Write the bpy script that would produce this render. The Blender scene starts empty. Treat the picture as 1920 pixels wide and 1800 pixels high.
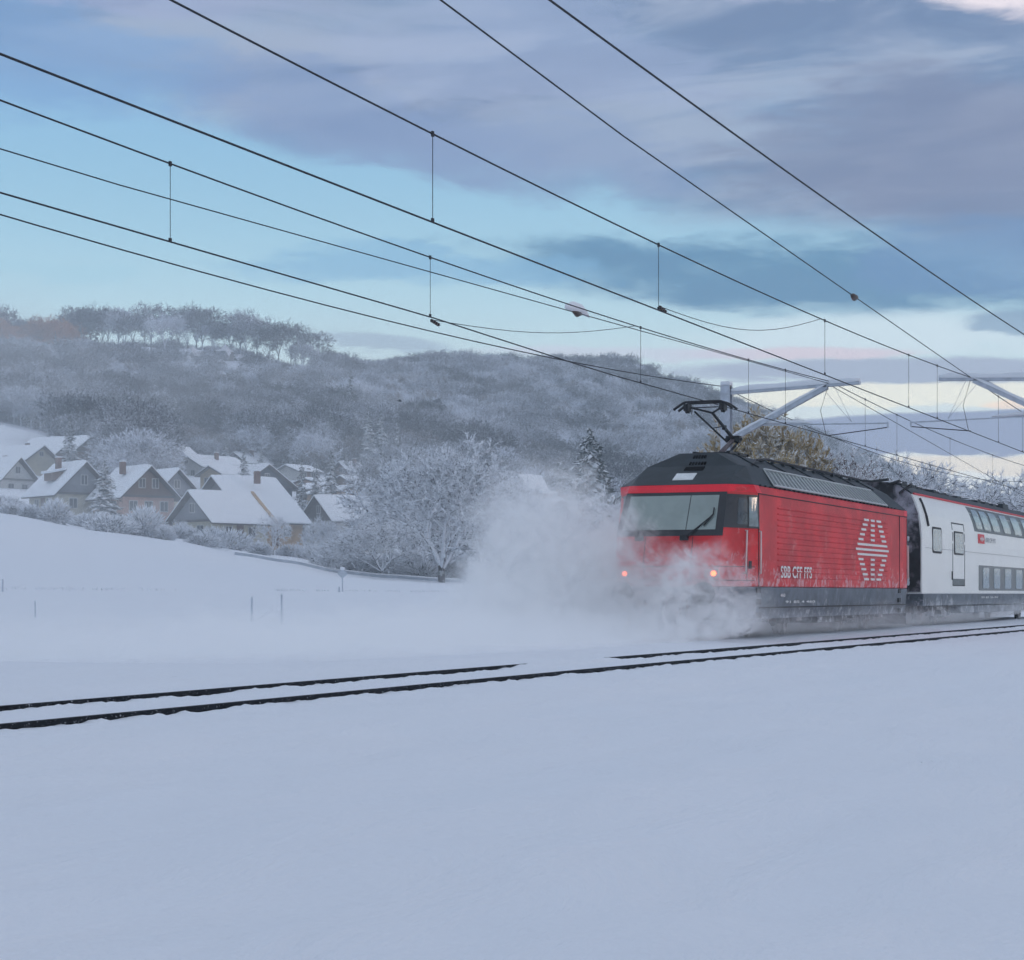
import bpy, bmesh, math, random
from mathutils import Vector, Matrix, noise as mnoise
import numpy as np

random.seed(7)
C = bpy.context.scene
COL = C.collection

# ------------------------------------------------------------------ camera
F = 3800.0                      # focal length in photograph pixels
TH = math.atan2(1640.0, F)      # angle between the view and the railway
CAMZ = 0.95
FWD = Vector((math.cos(TH), math.sin(TH), 0))
RGT = Vector((math.sin(TH), -math.cos(TH), 0))
UP = Vector((0, 0, 1))
CAM = Vector((0, 0, CAMZ))
cd = bpy.data.cameras.new('camera'); co = bpy.data.objects.new('camera', cd); COL.objects.link(co)
co.location = CAM
co.rotation_euler = (math.radians(90), 0, TH - math.radians(90))
cd.sensor_width = 36; cd.lens = 36 * F / 1920; cd.shift_y = 213 / 1920
cd.clip_start = 0.1; cd.clip_end = 8000
C.camera = co

# ------------------------------------------------------------------ node helpers
class NT:
    def __init__(s, tree): s.t = tree
    def n(s, typ, **kw):
        nd = s.t.nodes.new(typ)
        for k, v in kw.items(): setattr(nd, k, v)
        return nd
    def link(s, a, b): s.t.links.new(a, b)
    def put(s, sock, v):
        if isinstance(v, bpy.types.NodeSocket): s.link(v, sock)
        elif v is not None: sock.default_value = v
    def m(s, op, a, b=None, c=None, clamp=False):
        nd = s.n('ShaderNodeMath', operation=op); nd.use_clamp = clamp
        s.put(nd.inputs[0], a)
        if b is not None: s.put(nd.inputs[1], b)
        if c is not None: s.put(nd.inputs[2], c)
        return nd.outputs[0]
    def mix(s, f, a, b, blend='MIX'):
        nd = s.n('ShaderNodeMix', data_type='RGBA', blend_type=blend)
        s.put(nd.inputs[0], f)
        for i, v in ((6, a), (7, b)):
            if isinstance(v, tuple): v = (*v[:3], 1)
            s.put(nd.inputs[i], v)
        return nd.outputs[2]
    def smooth(s, v, a, b, lo=0.0, hi=1.0):
        nd = s.n('ShaderNodeMapRange', interpolation_type='SMOOTHSTEP')
        s.put(nd.inputs[0], v); s.put(nd.inputs[1], a); s.put(nd.inputs[2], b)
        nd.inputs[3].default_value = lo; nd.inputs[4].default_value = hi
        return nd.outputs[0]
    def noise(s, vec, scale, detail=3, rough=.55, dist=0.0):
        nd = s.n('ShaderNodeTexNoise')
        if vec is not None: s.link(vec, nd.inputs['Vector'])
        nd.inputs['Scale'].default_value = scale; nd.inputs['Detail'].default_value = detail
        nd.inputs['Roughness'].default_value = rough; nd.inputs['Distortion'].default_value = dist
        return nd.outputs['Fac']
    def comb(s, x, y, z):
        nd = s.n('ShaderNodeCombineXYZ')
        for i, v in enumerate((x, y, z)): s.put(nd.inputs[i], v)
        return nd.outputs[0]

def lin(c):
    return tuple(((x / 255) / 12.92 if x / 255 <= .04045 else ((x / 255 + .055) / 1.055) ** 2.4) for x in c)

# ------------------------------------------------------------------ world: dawn sky
SUN_AZ = TH - math.radians(97)     # low sun, off to the right of the picture
SUN_EL = math.radians(3.0)
W = bpy.data.worlds.new('World'); C.world = W; W.use_nodes = True
W.node_tree.nodes.clear(); g = NT(W.node_tree)
sky = g.n('ShaderNodeTexSky', sky_type='NISHITA'); sky.sun_disc = False
sky.sun_elevation = SUN_EL; sky.sun_rotation = math.radians(90) - SUN_AZ
sky.altitude = 450; sky.air_density = 1.0; sky.dust_density = 1.5; sky.ozone_density = 2.0
tc = g.n('ShaderNodeTexCoord'); sp = g.n('ShaderNodeSeparateXYZ'); g.link(tc.outputs['Generated'], sp.inputs[0])
dx, dy, dz = sp.outputs
az = g.m('ARCTAN2', dy, dx); el = g.m('ARCSINE', dz)
U = g.m('MULTIPLY_ADD', g.m('SUBTRACT', TH, az), F, 960.0)       # compass angle, in steps of 1/3800 rad
V = g.m('MULTIPLY_ADD', el, -F, 1113.0)                            # elevation, same steps, 1113 = horizon
nv = g.comb(g.m('MULTIPLY', U, 1 / 520), g.m('MULTIPLY', V, 1 / 190), 0.3)
n1 = g.m('SUBTRACT', g.noise(nv, 1.0, 6, .6, .4), .5)
nv2 = g.comb(g.m('MULTIPLY', U, 1 / 520), g.m('MULTIPLY', V, 1 / 190), 7.3)
n2 = g.m('SUBTRACT', g.noise(nv2, 1.0, 5, .55), .5)
nv3 = g.comb(g.m('MULTIPLY', U, 1 / 150), g.m('MULTIPLY', V, 1 / 36), 3.3)
n3 = g.m('SUBTRACT', g.noise(nv3, 1.0, 6, .65, .5), .5)
Ud = g.m('MULTIPLY_ADD', n2, 420.0, U)
Vd = g.m('MULTIPLY_ADD', n1, 190.0, V)
Vs = g.m('MULTIPLY_ADD', n3, 34.0, g.m('MULTIPLY_ADD', n1, 40.0, V))
# clear air by elevation
rmp = g.n('ShaderNodeValToRGB'); g.link(g.m('MULTIPLY', g.m('SUBTRACT', V, -1900.0), 1 / 3100), rmp.inputs[0])
cr = rmp.color_ramp; cr.interpolation = 'B_SPLINE'
stops = [(-1900, (197, 211, 230)), (-700, (166, 186, 216)), (0, (124, 168, 212)), (260, (126, 172, 206)), (450, (145, 186, 211)),
         (600, (168, 200, 216)), (760, (198, 212, 218)), (900, (214, 218, 222)), (1113, (200, 206, 216))]
while len(cr.elements) < len(stops): cr.elements.new(.5)
for e, (v, c) in zip(cr.elements, stops):
    e.position = (v + 1900) / 3100
for i, (v, c) in enumerate(stops):
    cr.elements[i].color = (*lin(c), 1)
col = rmp.outputs[0]
def blob(col, u0, v0, a, b, k, c, alpha, s0=.25, s1=1.0, sharp=False):
    du = g.m('SUBTRACT', Ud if not sharp else g.m('MULTIPLY_ADD', n2, 160.0, U), float(u0))
    dv = g.m('SUBTRACT', g.m('SUBTRACT', Vs if sharp else Vd, float(v0)), g.m('MULTIPLY', du, float(k)))
    q = g.m('ADD', g.m('POWER', g.m('ABSOLUTE', g.m('MULTIPLY', du, 1 / a)), 2.0), g.m('POWER', g.m('ABSOLUTE', g.m('MULTIPLY', dv, 1 / b)), 2.0))
    q = g.m('MULTIPLY_ADD', n3, 1.5, q)
    msk = g.smooth(q, s1, s0, 0, alpha)
    return g.mix(msk, col, lin(c))
# lavender cloud deck overhead and to the right; beyond the frame it goes on
deck = g.smooth(g.m('SUBTRACT', Vd, g.m('MULTIPLY_ADD', g.m('MINIMUM', g.m('MAXIMUM', U, -600.0), 2600.0), .17, 190.0)), 30.0, -60.0, 0, .92)
deck = g.m('MULTIPLY', deck, g.smooth(n1, -.34, .0, .72, 1.0))
tone = g.mix(g.smooth(n2, -.2, .22), lin((112, 136, 172)), lin((130, 142, 172)))
tone = g.mix(g.smooth(V, -150.0, -1500.0), tone, lin((206, 215, 232)))
strk = g.noise(g.comb(g.m('MULTIPLY', U, 1 / 700), g.m('MULTIPLY_ADD', U, .0006, g.m('MULTIPLY', V, 1 / 120)), 1.7), 1.0, 6, .62, .6)
tone = g.mix(g.smooth(strk, .42, .62, 0, .7), tone, lin((156, 168, 192)))
tone = g.mix(g.smooth(strk, .50, .34, 0, .7), tone, lin((98, 120, 158)))
col = g.mix(deck, col, tone)
col = blob(col, -100, 130, 620, 150, .10, (112, 150, 196), .7)
col = blob(col, 150, 10, 500, 60, .05, (146, 158, 194), .5)
col = blob(col, 700, 240, 420, 90, .2, (118, 142, 184), .6)
col = blob(col, 1000, 130, 420, 110, .1, (148, 164, 198), .5)
col = blob(col, 1450, -10, 420, 60, .05, (178, 182, 208), .6)
col = blob(col, 1960, 20, 330, 95, .1, (218, 210, 220), 1.0)
col = blob(col, 1760, 300, 520, 150, .06, (118, 130, 162), .7)
col = blob(col, 980, 300, 380, 90, .12, (124, 146, 184), .6)
# blue lens cloud
col = blob(col, 1480, 525, 720, 92, .05, (88, 130, 168), .9, .1, 1.1)
col = blob(col, 820, 520, 420, 44, .05, (120, 166, 202), .7, .2, 1.0)
col = blob(col, 1850, 500, 300, 90, .02, (104, 138, 180), .7)
col = blob(col, 130, 520, 200, 20, .1, (150, 190, 212), .45)
# broken bright band and pink rims, right
col = blob(col, 1650, 640, 420, 52, .0, (196, 212, 224), .7, .1, 1.0, True)
col = blob(col, 1500, 668, 260, 14, .03, (200, 188, 204), .8, .1, 1.0, True)
col = blob(col, 1700, 706, 480, 28, .02, (152, 164, 190), .9, .4, 1.0, True)
col = blob(col, 1900, 622, 130, 26, .0, (124, 152, 182), .8, .3, 1.0, True)
col = blob(col, 1150, 665, 320, 18, .0, (186, 192, 212), .7, .2, 1.0, True)
col = blob(col, 700, 650, 190, 20, .06, (150, 170, 194), .75, .3, 1.0, True)
col = blob(col, 1700, 748, 430, 26, .0, (226, 226, 216), .95, .45, 1.0, True)
col = blob(col, 1880, 768, 90, 14, .0, (236, 208, 190), .7, .2, 1.0, True)
col = blob(col, 1850, 822, 620, 46, .0, (136, 150, 182), .97, .72, 1.0, True)
col = blob(col, 1800, 880, 420, 20, .0, (214, 208, 202), .85, .4, 1.0, True)
# the long path through the valley haze pales the low sky, so the sky itself is this much more saturated
gain = g.smooth(g.m('ABSOLUTE', V), 1113.0, -200.0, 1.75, 1.30)
hz_ = lin((148, 162, 187))
sub = g.n('ShaderNodeVectorMath', operation='SUBTRACT'); g.link(col, sub.inputs[0]); sub.inputs[1].default_value = hz_
scl = g.n('ShaderNodeVectorMath', operation='SCALE'); g.link(sub.outputs[0], scl.inputs[0]); g.link(gain, scl.inputs['Scale'])
addn = g.n('ShaderNodeVectorMath', operation='ADD'); g.link(scl.outputs[0], addn.inputs[0]); addn.inputs[1].default_value = hz_
mxn = g.n('ShaderNodeVectorMath', operation='MAXIMUM'); g.link(addn.outputs[0], mxn.inputs[0]); mxn.inputs[1].default_value = (.03, .05, .09)
col = g.mix(g.smooth(V, -300.0, -1200.0), mxn.outputs[0], col)
hs = g.n('ShaderNodeHueSaturation'); hs.inputs['Saturation'].default_value = .90; hs.inputs['Value'].default_value = .945; g.link(col, hs.inputs['Color']); col = hs.outputs[0]
# a share of the physical sky in it
nish = g.mix(1.0, sky.outputs[0], (0.10, 0.10, 0.10), 'MULTIPLY')
col = g.mix(.08, col, nish)
up = g.smooth(dz, -.02, .01)
col = g.mix(up, lin((168, 180, 204)), col)
bg = g.n('ShaderNodeBackground'); g.link(col, bg.inputs[0]); bg.inputs[1].default_value = 1.0
wo = g.n('ShaderNodeOutputWorld'); g.link(bg.outputs[0], wo.inputs[0])
W.cycles.sampling_method = 'MANUAL'; W.cycles.sample_map_resolution = 512

sun = bpy.data.lights.new('sun', 'SUN'); so = bpy.data.objects.new('sun', sun); COL.objects.link(so)
sun.energy = .5; sun.angle = math.radians(10); sun.color = (1, .74, .56)
sd = Vector((math.cos(SUN_AZ) * math.cos(SUN_EL), math.sin(SUN_AZ) * math.cos(SUN_EL), math.sin(SUN_EL)))
so.rotation_euler = sd.to_track_quat('Z', 'Y').to_euler(); so.location = sd * 50

C.view_settings.view_transform = 'Standard'; C.view_settings.look = 'None'
C.view_settings.exposure = 0.38; C.view_settings.gamma = 1.0; C.view_settings.use_curve_mapping = False
C.render.engine = 'CYCLES'
cy = C.cycles
cy.use_denoising = True
cy.max_bounces = 8; cy.diffuse_bounces = 3; cy.glossy_bounces = 2; cy.transmission_bounces = 4
cy.volume_bounces = 5; cy.transparent_max_bounces = 8
cy.volume_step_rate = 1.0; cy.volume_max_steps = 128
cy.use_adaptive_sampling = True; cy.adaptive_threshold = 0.035
cy.caustics_reflective = False; cy.caustics_refractive = False

# ------------------------------------------------------------------ object helpers
def tag(o, label=None, cat=None, group=None, kind=None):
    if label: o['label'] = label
    if cat: o['category'] = cat
    if group: o['group'] = group
    if kind: o['kind'] = kind
    return o
def thing(name, label, cat, loc=(0, 0, 0), group=None):
    o = bpy.data.objects.new(name, None); COL.objects.link(o)
    o.location = loc; o.empty_display_size = .3
    return tag(o, label, cat, group)
class MB:
    def __init__(s): s.v = []; s.f = []; s.mi = []
    def add(s, vs, fs, mi=0):
        b = len(s.v); s.v += [tuple(p) for p in vs]; s.f += [tuple(i + b for i in f) for f in fs]; s.mi += [mi] * len(fs)
    def box(s, a, b, mi=0):
        x0, y0, z0 = a; x1, y1, z1 = b
        s.add([(x0, y0, z0), (x1, y0, z0), (x1, y1, z0), (x0, y1, z0), (x0, y0, z1), (x1, y0, z1), (x1, y1, z1), (x0, y1, z1)],
              [(0, 3, 2, 1), (4, 5, 6, 7), (0, 1, 5, 4), (1, 2, 6, 5), (2, 3, 7, 6), (3, 0, 4, 7)], mi)
    def obox(s, c, ex, ey, ez, mi=0):      # centre and three half axes
        c, ex, ey, ez = map(Vector, (c, ex, ey, ez))
        vs = [c + sx * ex + sy * ey + sz * ez for sz in (-1, 1) for sx, sy in ((-1, -1), (1, -1), (1, 1), (-1, 1))]
        s.add(vs, [(0, 3, 2, 1), (4, 5, 6, 7), (0, 1, 5, 4), (1, 2, 6, 5), (2, 3, 7, 6), (3, 0, 4, 7)], mi)
    def tube(s, pts, r, n=6, mi=0, cap=True):
        pts = [Vector(p) for p in pts]; rs = r if isinstance(r, (list, tuple)) else [r] * len(pts)
        rings = []
        for i, p in enumerate(pts):
            d = (pts[min(i + 1, len(pts) - 1)] - pts[max(i - 1, 0)]).normalized()
            a = d.cross(UP if abs(d.z) < .9 else Vector((1, 0, 0))).normalized(); b = d.cross(a)
            rings.append([p + (a * math.cos(t) + b * math.sin(t)) * rs[i] for t in (2 * math.pi * k / n for k in range(n))])
        vs = [q for rg in rings for q in rg]; fs = []
        for i in range(len(pts) - 1):
            for k in range(n):
                k2 = (k + 1) % n; fs.append((i * n + k, i * n + k2, (i + 1) * n + k2, (i + 1) * n + k))
        if cap: fs.append(tuple(range(n - 1, -1, -1))); fs.append(tuple((len(pts) - 1) * n + k for k in range(n)))
        s.add(vs, fs, mi)
    def prism(s, poly, d, mi=0):           # polygon (3-D points) pushed along d
        d = Vector(d); n = len(poly); vs = [Vector(p) for p in poly] + [Vector(p) + d for p in poly]
        s.add(vs, [tuple(range(n))[::-1], tuple(range(n, 2 * n))] + [(i, (i + 1) % n, n + (i + 1) % n, n + i) for i in range(n)], mi)
    def mesh(s, name, mats, smooth=False, origin=None):
        me = bpy.data.meshes.new(name)
        vs = s.v if origin is None else [(x - origin[0], y - origin[1], z - origin[2]) for x, y, z in s.v]
        me.from_pydata(vs, [], s.f); me.update()
        for m in (mats if isinstance(mats, (list, tuple)) else [mats]): me.materials.append(m)
        if any(s.mi): me.polygons.foreach_set('material_index', s.mi)
        if smooth: me.polygons.foreach_set('use_smooth', [True] * len(me.polygons))
        return me
    def build(s, name, mats, parent=None, smooth=False, bevel=0, fix=True):
        root = parent
        off = Vector((0, 0, 0))
        while root is not None: off += root.location; root = root.parent
        me = s.mesh(name, mats, smooth, off)
        if fix or bevel:
            bm = bmesh.new(); bm.from_mesh(me)
            if fix: bmesh.ops.recalc_face_normals(bm, faces=bm.faces)
            if bevel:
                bmesh.ops.bevel(bm, geom=[e for e in bm.edges if len(e.link_faces) == 2 and e.calc_face_angle(0) > .5],
                                offset=bevel, segments=2, affect='EDGES', profile=.6)
            bm.to_mesh(me); bm.free()
        o = bpy.data.objects.new(name, me); COL.objects.link(o); o.parent = parent
        return o
def copy_tree(o, parent=None):
    c = o.copy(); COL.objects.link(c); c.parent = parent
    for ch in list(o.children): copy_tree(ch, c)
    return c

# ------------------------------------------------------------------ materials
def mat(name, base, rough=.6, metal=0.0, var=0.0, vscale=6.0, bump=0.0, bscale=40.0, dirt=None, emit=None, spec=.5, coat=0.0):
    m = bpy.data.materials.new(name); m.use_nodes = True; t = NT(m.node_tree)
    p = m.node_tree.nodes['Principled BSDF']
    p.inputs['Roughness'].default_value = rough; p.inputs['Metallic'].default_value = metal
    p.inputs['Specular IOR Level'].default_value = spec; p.inputs['Coat Weight'].default_value = coat
    tcn = t.n('ShaderNodeTexCoord').outputs['Object']
    c = (*base, 1)
    p.inputs['Base Color'].default_value = c
    if var or dirt:
        nz = t.noise(tcn, vscale, 5, .6)
        dark = tuple(x * (1 - var) for x in base); light = tuple(min(1, x * (1 + var)) for x in base)
        cc = t.mix(t.smooth(nz, .3, .7), dark, light)
        if dirt:
            dcol, amount, dscale = dirt
            nd = t.noise(tcn, dscale, 6, .65)
            cc = t.mix(t.smooth(nd, .62 - amount, .8 - amount), cc, dcol)
        t.link(cc, p.inputs['Base Color'])
    if bump:
        b = t.n('ShaderNodeBump'); b.inputs['Strength'].default_value = bump; b.inputs['Distance'].default_value = .02
        t.link(t.noise(tcn, bscale, 4), b.inputs['Height']); t.link(b.outputs[0], p.inputs['Normal'])
    if emit:
        p.inputs['Emission Color'].default_value = (*emit[0], 1); p.inputs['Emission Strength'].default_value = emit[1]
    return m
def frosted(name, bark, snow=(.82, .84, .88), lo=-.25, hi=.35, nscale=1.5, amount=.0, place=False):
    """wood or needles with snow lying on whatever faces upwards"""
    m = bpy.data.materials.new(name); m.use_nodes = True; t = NT(m.node_tree)
    p = m.node_tree.nodes['Principled BSDF']; p.inputs['Roughness'].default_value = .85
    p.inputs['Specular IOR Level'].default_value = .15
    geo = t.n('ShaderNodeNewGeometry'); s = t.n('ShaderNodeSeparateXYZ'); t.link(geo.outputs['True Normal'], s.inputs[0])
    tcn = t.n('ShaderNodeTexCoord').outputs['Object']
    nz = t.m('SUBTRACT', t.noise(tcn, nscale, 4, .6), .5)
    f = t.smooth(t.m('MULTIPLY_ADD', nz, 1.6, t.m('ADD', s.outputs[2], amount)), lo, hi)
    oi = t.n('ShaderNodeObjectInfo')
    if place:
        pn = t.noise(oi.outputs['Location'], .011, 3, .6)
        rn = t.m('MULTIPLY_ADD', oi.outputs['Random'], .7, t.m('MULTIPLY_ADD', pn, 3.2, -1.85))
        f = t.smooth(t.m('ADD', t.m('MULTIPLY_ADD', nz, 1.6, t.m('ADD', s.outputs[2], amount)), rn), lo, hi)
    b2 = t.mix(oi.outputs['Random'], tuple(x * .7 for x in bark), tuple(x * 1.35 for x in bark))
    t.link(t.mix(f, b2, snow), p.inputs['Base Color'])
    return m
def caked(m, top, bottom, col_=(.74, .76, .80), sc=5.0, k=.5):
    t = NT(m.node_tree); p = m.node_tree.nodes['Principled BSDF']; cur = p.inputs['Base Color'].links[0].from_socket
    tcn = t.n('ShaderNodeTexCoord').outputs['Object']; s_ = t.n('ShaderNodeSeparateXYZ'); t.link(tcn, s_.inputs[0])
    hgt = t.smooth(s_.outputs[2], top, bottom, 0, .20); fr = t.smooth(s_.outputs[0], -6.3, -7.3, 0, .07)
    mp = t.n('ShaderNodeMapping'); t.link(tcn, mp.inputs[0]); mp.inputs['Scale'].default_value = (1, 1, .9)
    nz = t.m('ADD', t.noise(mp.outputs[0], sc, 7, .7, .6), t.m('ADD', hgt, fr))
    t.link(t.mix(t.smooth(nz, .66, .78, 0, k), cur, col_), p.inputs['Base Color'])
def snow_mat(name, base=(.81, .84, .89), bump=.45):
    m = bpy.data.materials.new(name); m.use_nodes = True; t = NT(m.node_tree)
    p = m.node_tree.nodes['Principled BSDF']; p.inputs['Roughness'].default_value = .75
    p.inputs['Specular IOR Level'].default_value = .25
    tcn = t.n('ShaderNodeTexCoord').outputs['Object']
    a = t.noise(tcn, .35, 5, .6); b = t.noise(tcn, 9.0, 6, .65)
    cc = t.mix(t.smooth(a, .3, .7), tuple(x * .965 for x in base), base)
    ms = t.n('ShaderNodeMapping'); t.link(tcn, ms.inputs[0]); ms.inputs['Scale'].default_value = (.5, 1.6, 1)
    wr = t.noise(ms.outputs[0], 1.1, 6, .62, .8)
    cc = t.mix(t.smooth(wr, .42, .60, 0, .8), tuple(x * .90 for x in base), cc)
    cc = t.mix(t.smooth(t.noise(tcn, 28.0, 4, .7), .45, .62, 0, .5), tuple(x * .94 for x in base), cc)
    cc = t.mix(t.smooth(t.noise(tcn, 90.0, 2, .5), .72, .8, 0, .25), cc, tuple(x * .8 for x in base))
    t.link(cc, p.inputs['Base Color'])
    h = t.m('ADD', t.m('MULTIPLY', b, .7), t.m('MULTIPLY', wr, 3.0))
    bp = t.n('ShaderNodeBump'); bp.inputs['Strength'].default_value = bump; bp.inputs['Distance'].default_value = .05
    t.link(h, bp.inputs['Height']); t.link(bp.outputs[0], p.inputs['Normal'])
    return m
M = {}
M['snow'] = snow_mat('snow')
M['roofsnow'] = snow_mat('roof_snow', (.82, .845, .885), .3)
M['hillground'] = frosted('hill_ground', (.10, .09, .085), (.6, .63, .7), .1, 1.1, .08)
M['rail'] = mat('rail_steel', (.008, .011, .016), .75, 0, .3, 20, dirt=((.7, .74, .8), .035, 34), spec=.15)
M['vent'] = mat('vent_black', (.002, .002, .003), .9, spec=.1)
M['red'] = mat('red_paint', (.64, .032, .038), .5, 0, .2, .9, dirt=((.66, .19, .19), .045, 1.1), spec=.25)
caked(M['red'], 2.0, 1.0, k=.4)
M['redtop'] = mat('red_paint_trim', (.80, .015, .035), .45, 0, .06, 2, spec=.3)
M['black'] = mat('roof_black', (.026, .036, .044), .6, 0, .25, 3, .15, 60, dirt=((.09, .11, .13), -.03, 9), spec=.25)
M['mask'] = mat('window_mask_black', (.012, .015, .02), .4, 0, .2, 3)
M['grey'] = mat('underframe_grey', (.12, .145, .175), .6, 0, .25, 2.5, dirt=((.30, .34, .39), .06, 2.2))
caked(M['grey'], 1.1, .3, k=.45, sc=3.5)
M['dark'] = mat('running_gear_dark', (.03, .034, .04), .7, 0, .4, 4, dirt=((.4, .43, .48), .06, 5))
caked(M['dark'], 1.1, .2, k=.6, sc=3.0)
M['glass'] = mat('windscreen_glass', (.24, .295, .275), .07, 0, .1, 1.5, spec=.9)  # sky reflection and curtain behind are painted into this pale base colour
M['glass2'] = mat('side_glass', (.03, .04, .045), .2, 0, .2, 2, spec=.9)
M['coachglass'] = mat('coach_glass', (.16, .22, .24), .1, 0, .35, 3.5, spec=.9)
M['chrome'] = mat('handrail_metal', (.75, .62, .58), .4, .1)
M['rubber'] = mat('rubber_seal', (.015, .017, .02), .7)
M['white'] = mat('white_paint', (.82, .83, .80), .4, 0, .03, 1.0, dirt=((.66, .65, .62), -.02, 1.1), coat=.1)
M['decal'] = mat('white_lettering', (.80, .76, .74), .5)
M['plate'] = mat('number_plate', (.7, .72, .72), .5, 0, .08, 5)
M['logored'] = mat('logo_red', (.66, .02, .03), .5)
M['logogrey'] = mat('logo_grey', (.25, .25, .27), .5)
M['band'] = mat('window_band_grey', (.06, .075, .085), .35, 0, .15, 2)
M['gangway'] = mat('gangway_rubber', (.02, .021, .026), .9, 0, .4, 3, dirt=((.46, .44, .50), .17, .8))
M['grille'] = mat('radiator_grille', (.13, .15, .155), .5, .2, .2, 8, dirt=((.33, .35, .36), .04, 14))
M['slat'] = mat('grille_slat', (.55, .58, .58), .5, .3)
M['panto'] = mat('pantograph_metal', (.012, .014, .018), .5, .2)
M['pantoarm'] = mat('pantograph_arm', (.12, .10, .11), .5, .3, .3, 20)
M['insul'] = mat('insulator', (.05, .03, .025), .35)
M['steel'] = mat('galvanised_steel', (.50, .54, .60), .6, .1, .15, 6)
M['wire'] = mat('wire', (.014, .018, .026), .6, .3)
M['wirefrost'] = mat('frosted_wire', (.28, .31, .36), .7)
M['lamp'] = mat('tail_lamp', (.7, .05, .02), .3, emit=((1, .13, .01), 7.0))
M['housing'] = mat('lamp_housing', (.25, .25, .24), .4)
M['cable'] = mat('cable', (.02, .02, .025), .7)
def frost(k, bark, **kw): M[k] = frosted(k, bark, **kw)
frost('frosttree', (.034, .033, .038), lo=-.95, hi=-.25, nscale=2.6)
frost('hilltree', (.060, .063, .078), snow=(.80, .83, .90), lo=-1.15, hi=.15, nscale=.35, place=True)
frost('darktree', (.038, .040, .048), snow=(.70, .73, .80), lo=-.3, hi=.8, nscale=.4, place=True)
frost('conifer', (.012, .026, .024), lo=.0, hi=.85, nscale=1.2)
frost('bark', (.055, .048, .045), lo=.0, hi=.6, nscale=2.5, amount=.1)
frost('browntree', (.13, .10, .085), snow=(.72, .74, .80), lo=-.3, hi=.7, nscale=.5)
frost('suntinttree', (.50, .22, .10), snow=(.75, .62, .58), lo=.4, hi=1.2, nscale=.5)  # orange of the low sun on these treetops painted into bark and snow colours
frost('yellowtree', (.48, .34, .14), snow=(.74, .76, .78), lo=-.3, hi=.7, nscale=.5)
frost('rusttree', (.16, .10, .085), lo=-.7, hi=.3, nscale=.7)
frost('hedge', (.07, .08, .08), lo=-1.2, hi=-.1, nscale=1.0)
frost('rock', (.12, .115, .12), snow=(.72, .74, .8), lo=-.1, hi=.5, nscale=.25)

# ------------------------------------------------------------------ terrain
def ground_pt(px, Z):
    p = FWD * Z + RGT * ((px - 960) / F * Z)
    return p.x, p.y
XS = [-1600, -800, 0, 200, 330, 450, 540, 640, 720, 850, 1000, 1130, 1270, 1400, 1500, 1640, 1900, 2600]
TAB = {  # depth: picture height of the ground in each direction
    110: [1090, 1100] + [1110] * 3 + [1112] * 13,
    185: [930, 945, 965, 1000, 1018, 1042, 1056, 1076, 1084, 1092, 1102, 1106, 1108, 1110, 1110, 1111, 1111, 1111],
    245: [915, 930, 952, 985, 1002, 1024, 1034, 1050, 1058, 1072, 1086, 1092, 1096, 1100, 1102, 1105, 1106, 1106],
    330: [850, 860, 880, 905, 918, 928, 934, 948, 965, 1008, 1038, 1050, 1062, 1070, 1078, 1090, 1096, 1098],
    430: [780, 790, 812, 862, 872, 880, 882, 890, 905, 940, 975, 995, 1015, 1030, 1045, 1070, 1086, 1092],
    570: [725, 735, 745, 770, 792, 804, 815, 825, 835, 850, 880, 900, 925, 950, 975, 1025, 1070, 1086],
    780: [650, 655, 656, 656, 664, 672, 694, 722, 730, 728, 724, 726, 765, 818, 856, 925, 1040, 1080],
    860: [640, 650, 652, 652, 660, 668, 690, 718, 725, 722, 716, 718, 758, 812, 850, 918, 1036, 1078]}
TZ = sorted(TAB)
ZT = {Z: [CAMZ + (1113 - y) * Z / F for y in TAB[Z]] for Z in TZ}
def catmull(ts, vs, t):
    if t <= ts[0]: return vs[0]
    if t >= ts[-1]: return vs[-1]
    for i in range(len(ts) - 1):
        if t <= ts[i + 1]: break
    u = (t - ts[i]) / (ts[i + 1] - ts[i]); u = u * u * (3 - 2 * u) * .5 + u * .5
    return vs[i] * (1 - u) + vs[i + 1] * u
def near_h(D):
    if D < 8: return -.09 - .02 * (8 - D) if D > -20 else -.65
    if D < 16: return -.09
    return -.09 + .006 * min(D - 16, 30)
def H(x, y):
    Z = x * FWD.x + y * FWD.y; lat = x * RGT.x + y * RGT.y
    if Z < 20 or abs(lat) > 3 * Z: return near_h(y)
    px = 960 + F * lat / Z
    h0 = near_h(y)
    if Z < 70: return h0
    if Z <= 110:
        t = (Z - 70) / 40; t = t * t * (3 - 2 * t); return h0 * (1 - t) + catmull(XS, ZT[110], px) * t
    Zc = min(Z, 860)
    for i in range(len(TZ) - 1):
        if Zc <= TZ[i + 1]: break
    a = catmull(XS, ZT[TZ[i]], px); b = catmull(XS, ZT[TZ[i + 1]], px); t = (Zc - TZ[i]) / (TZ[i + 1] - TZ[i])
    h = a * (1 - t) + b * t
    if Z > 860: h = h * max(0, 1 - (Z - 860) / 300)
    if 400 < Z < 900: h += 3.5 * mnoise.noise(Vector((x / 60, y / 60, 0))) * min(1, (Z - 400) / 100)
    return h
def und(x, y):
    return .15 * mnoise.noise(Vector((x * .16, y * .22, 3))) + .065 * mnoise.noise(Vector((x * .7, y * .9, 5))) + .012 * mnoise.noise(Vector((x * 2.1, y * 2.6, 8)))
NA, NR = 520, 380
angs = []
for i in range(NA):
    t = i / NA * 2 - 1
    angs.append(math.pi * (0.22 * t + 0.78 * t ** 5))
vs = [(0, 0, H(0, 0))]; fs = []
radii = [1.2 * (1180 / 1.2) ** (j / (NR - 1)) for j in range(NR)]
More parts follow.
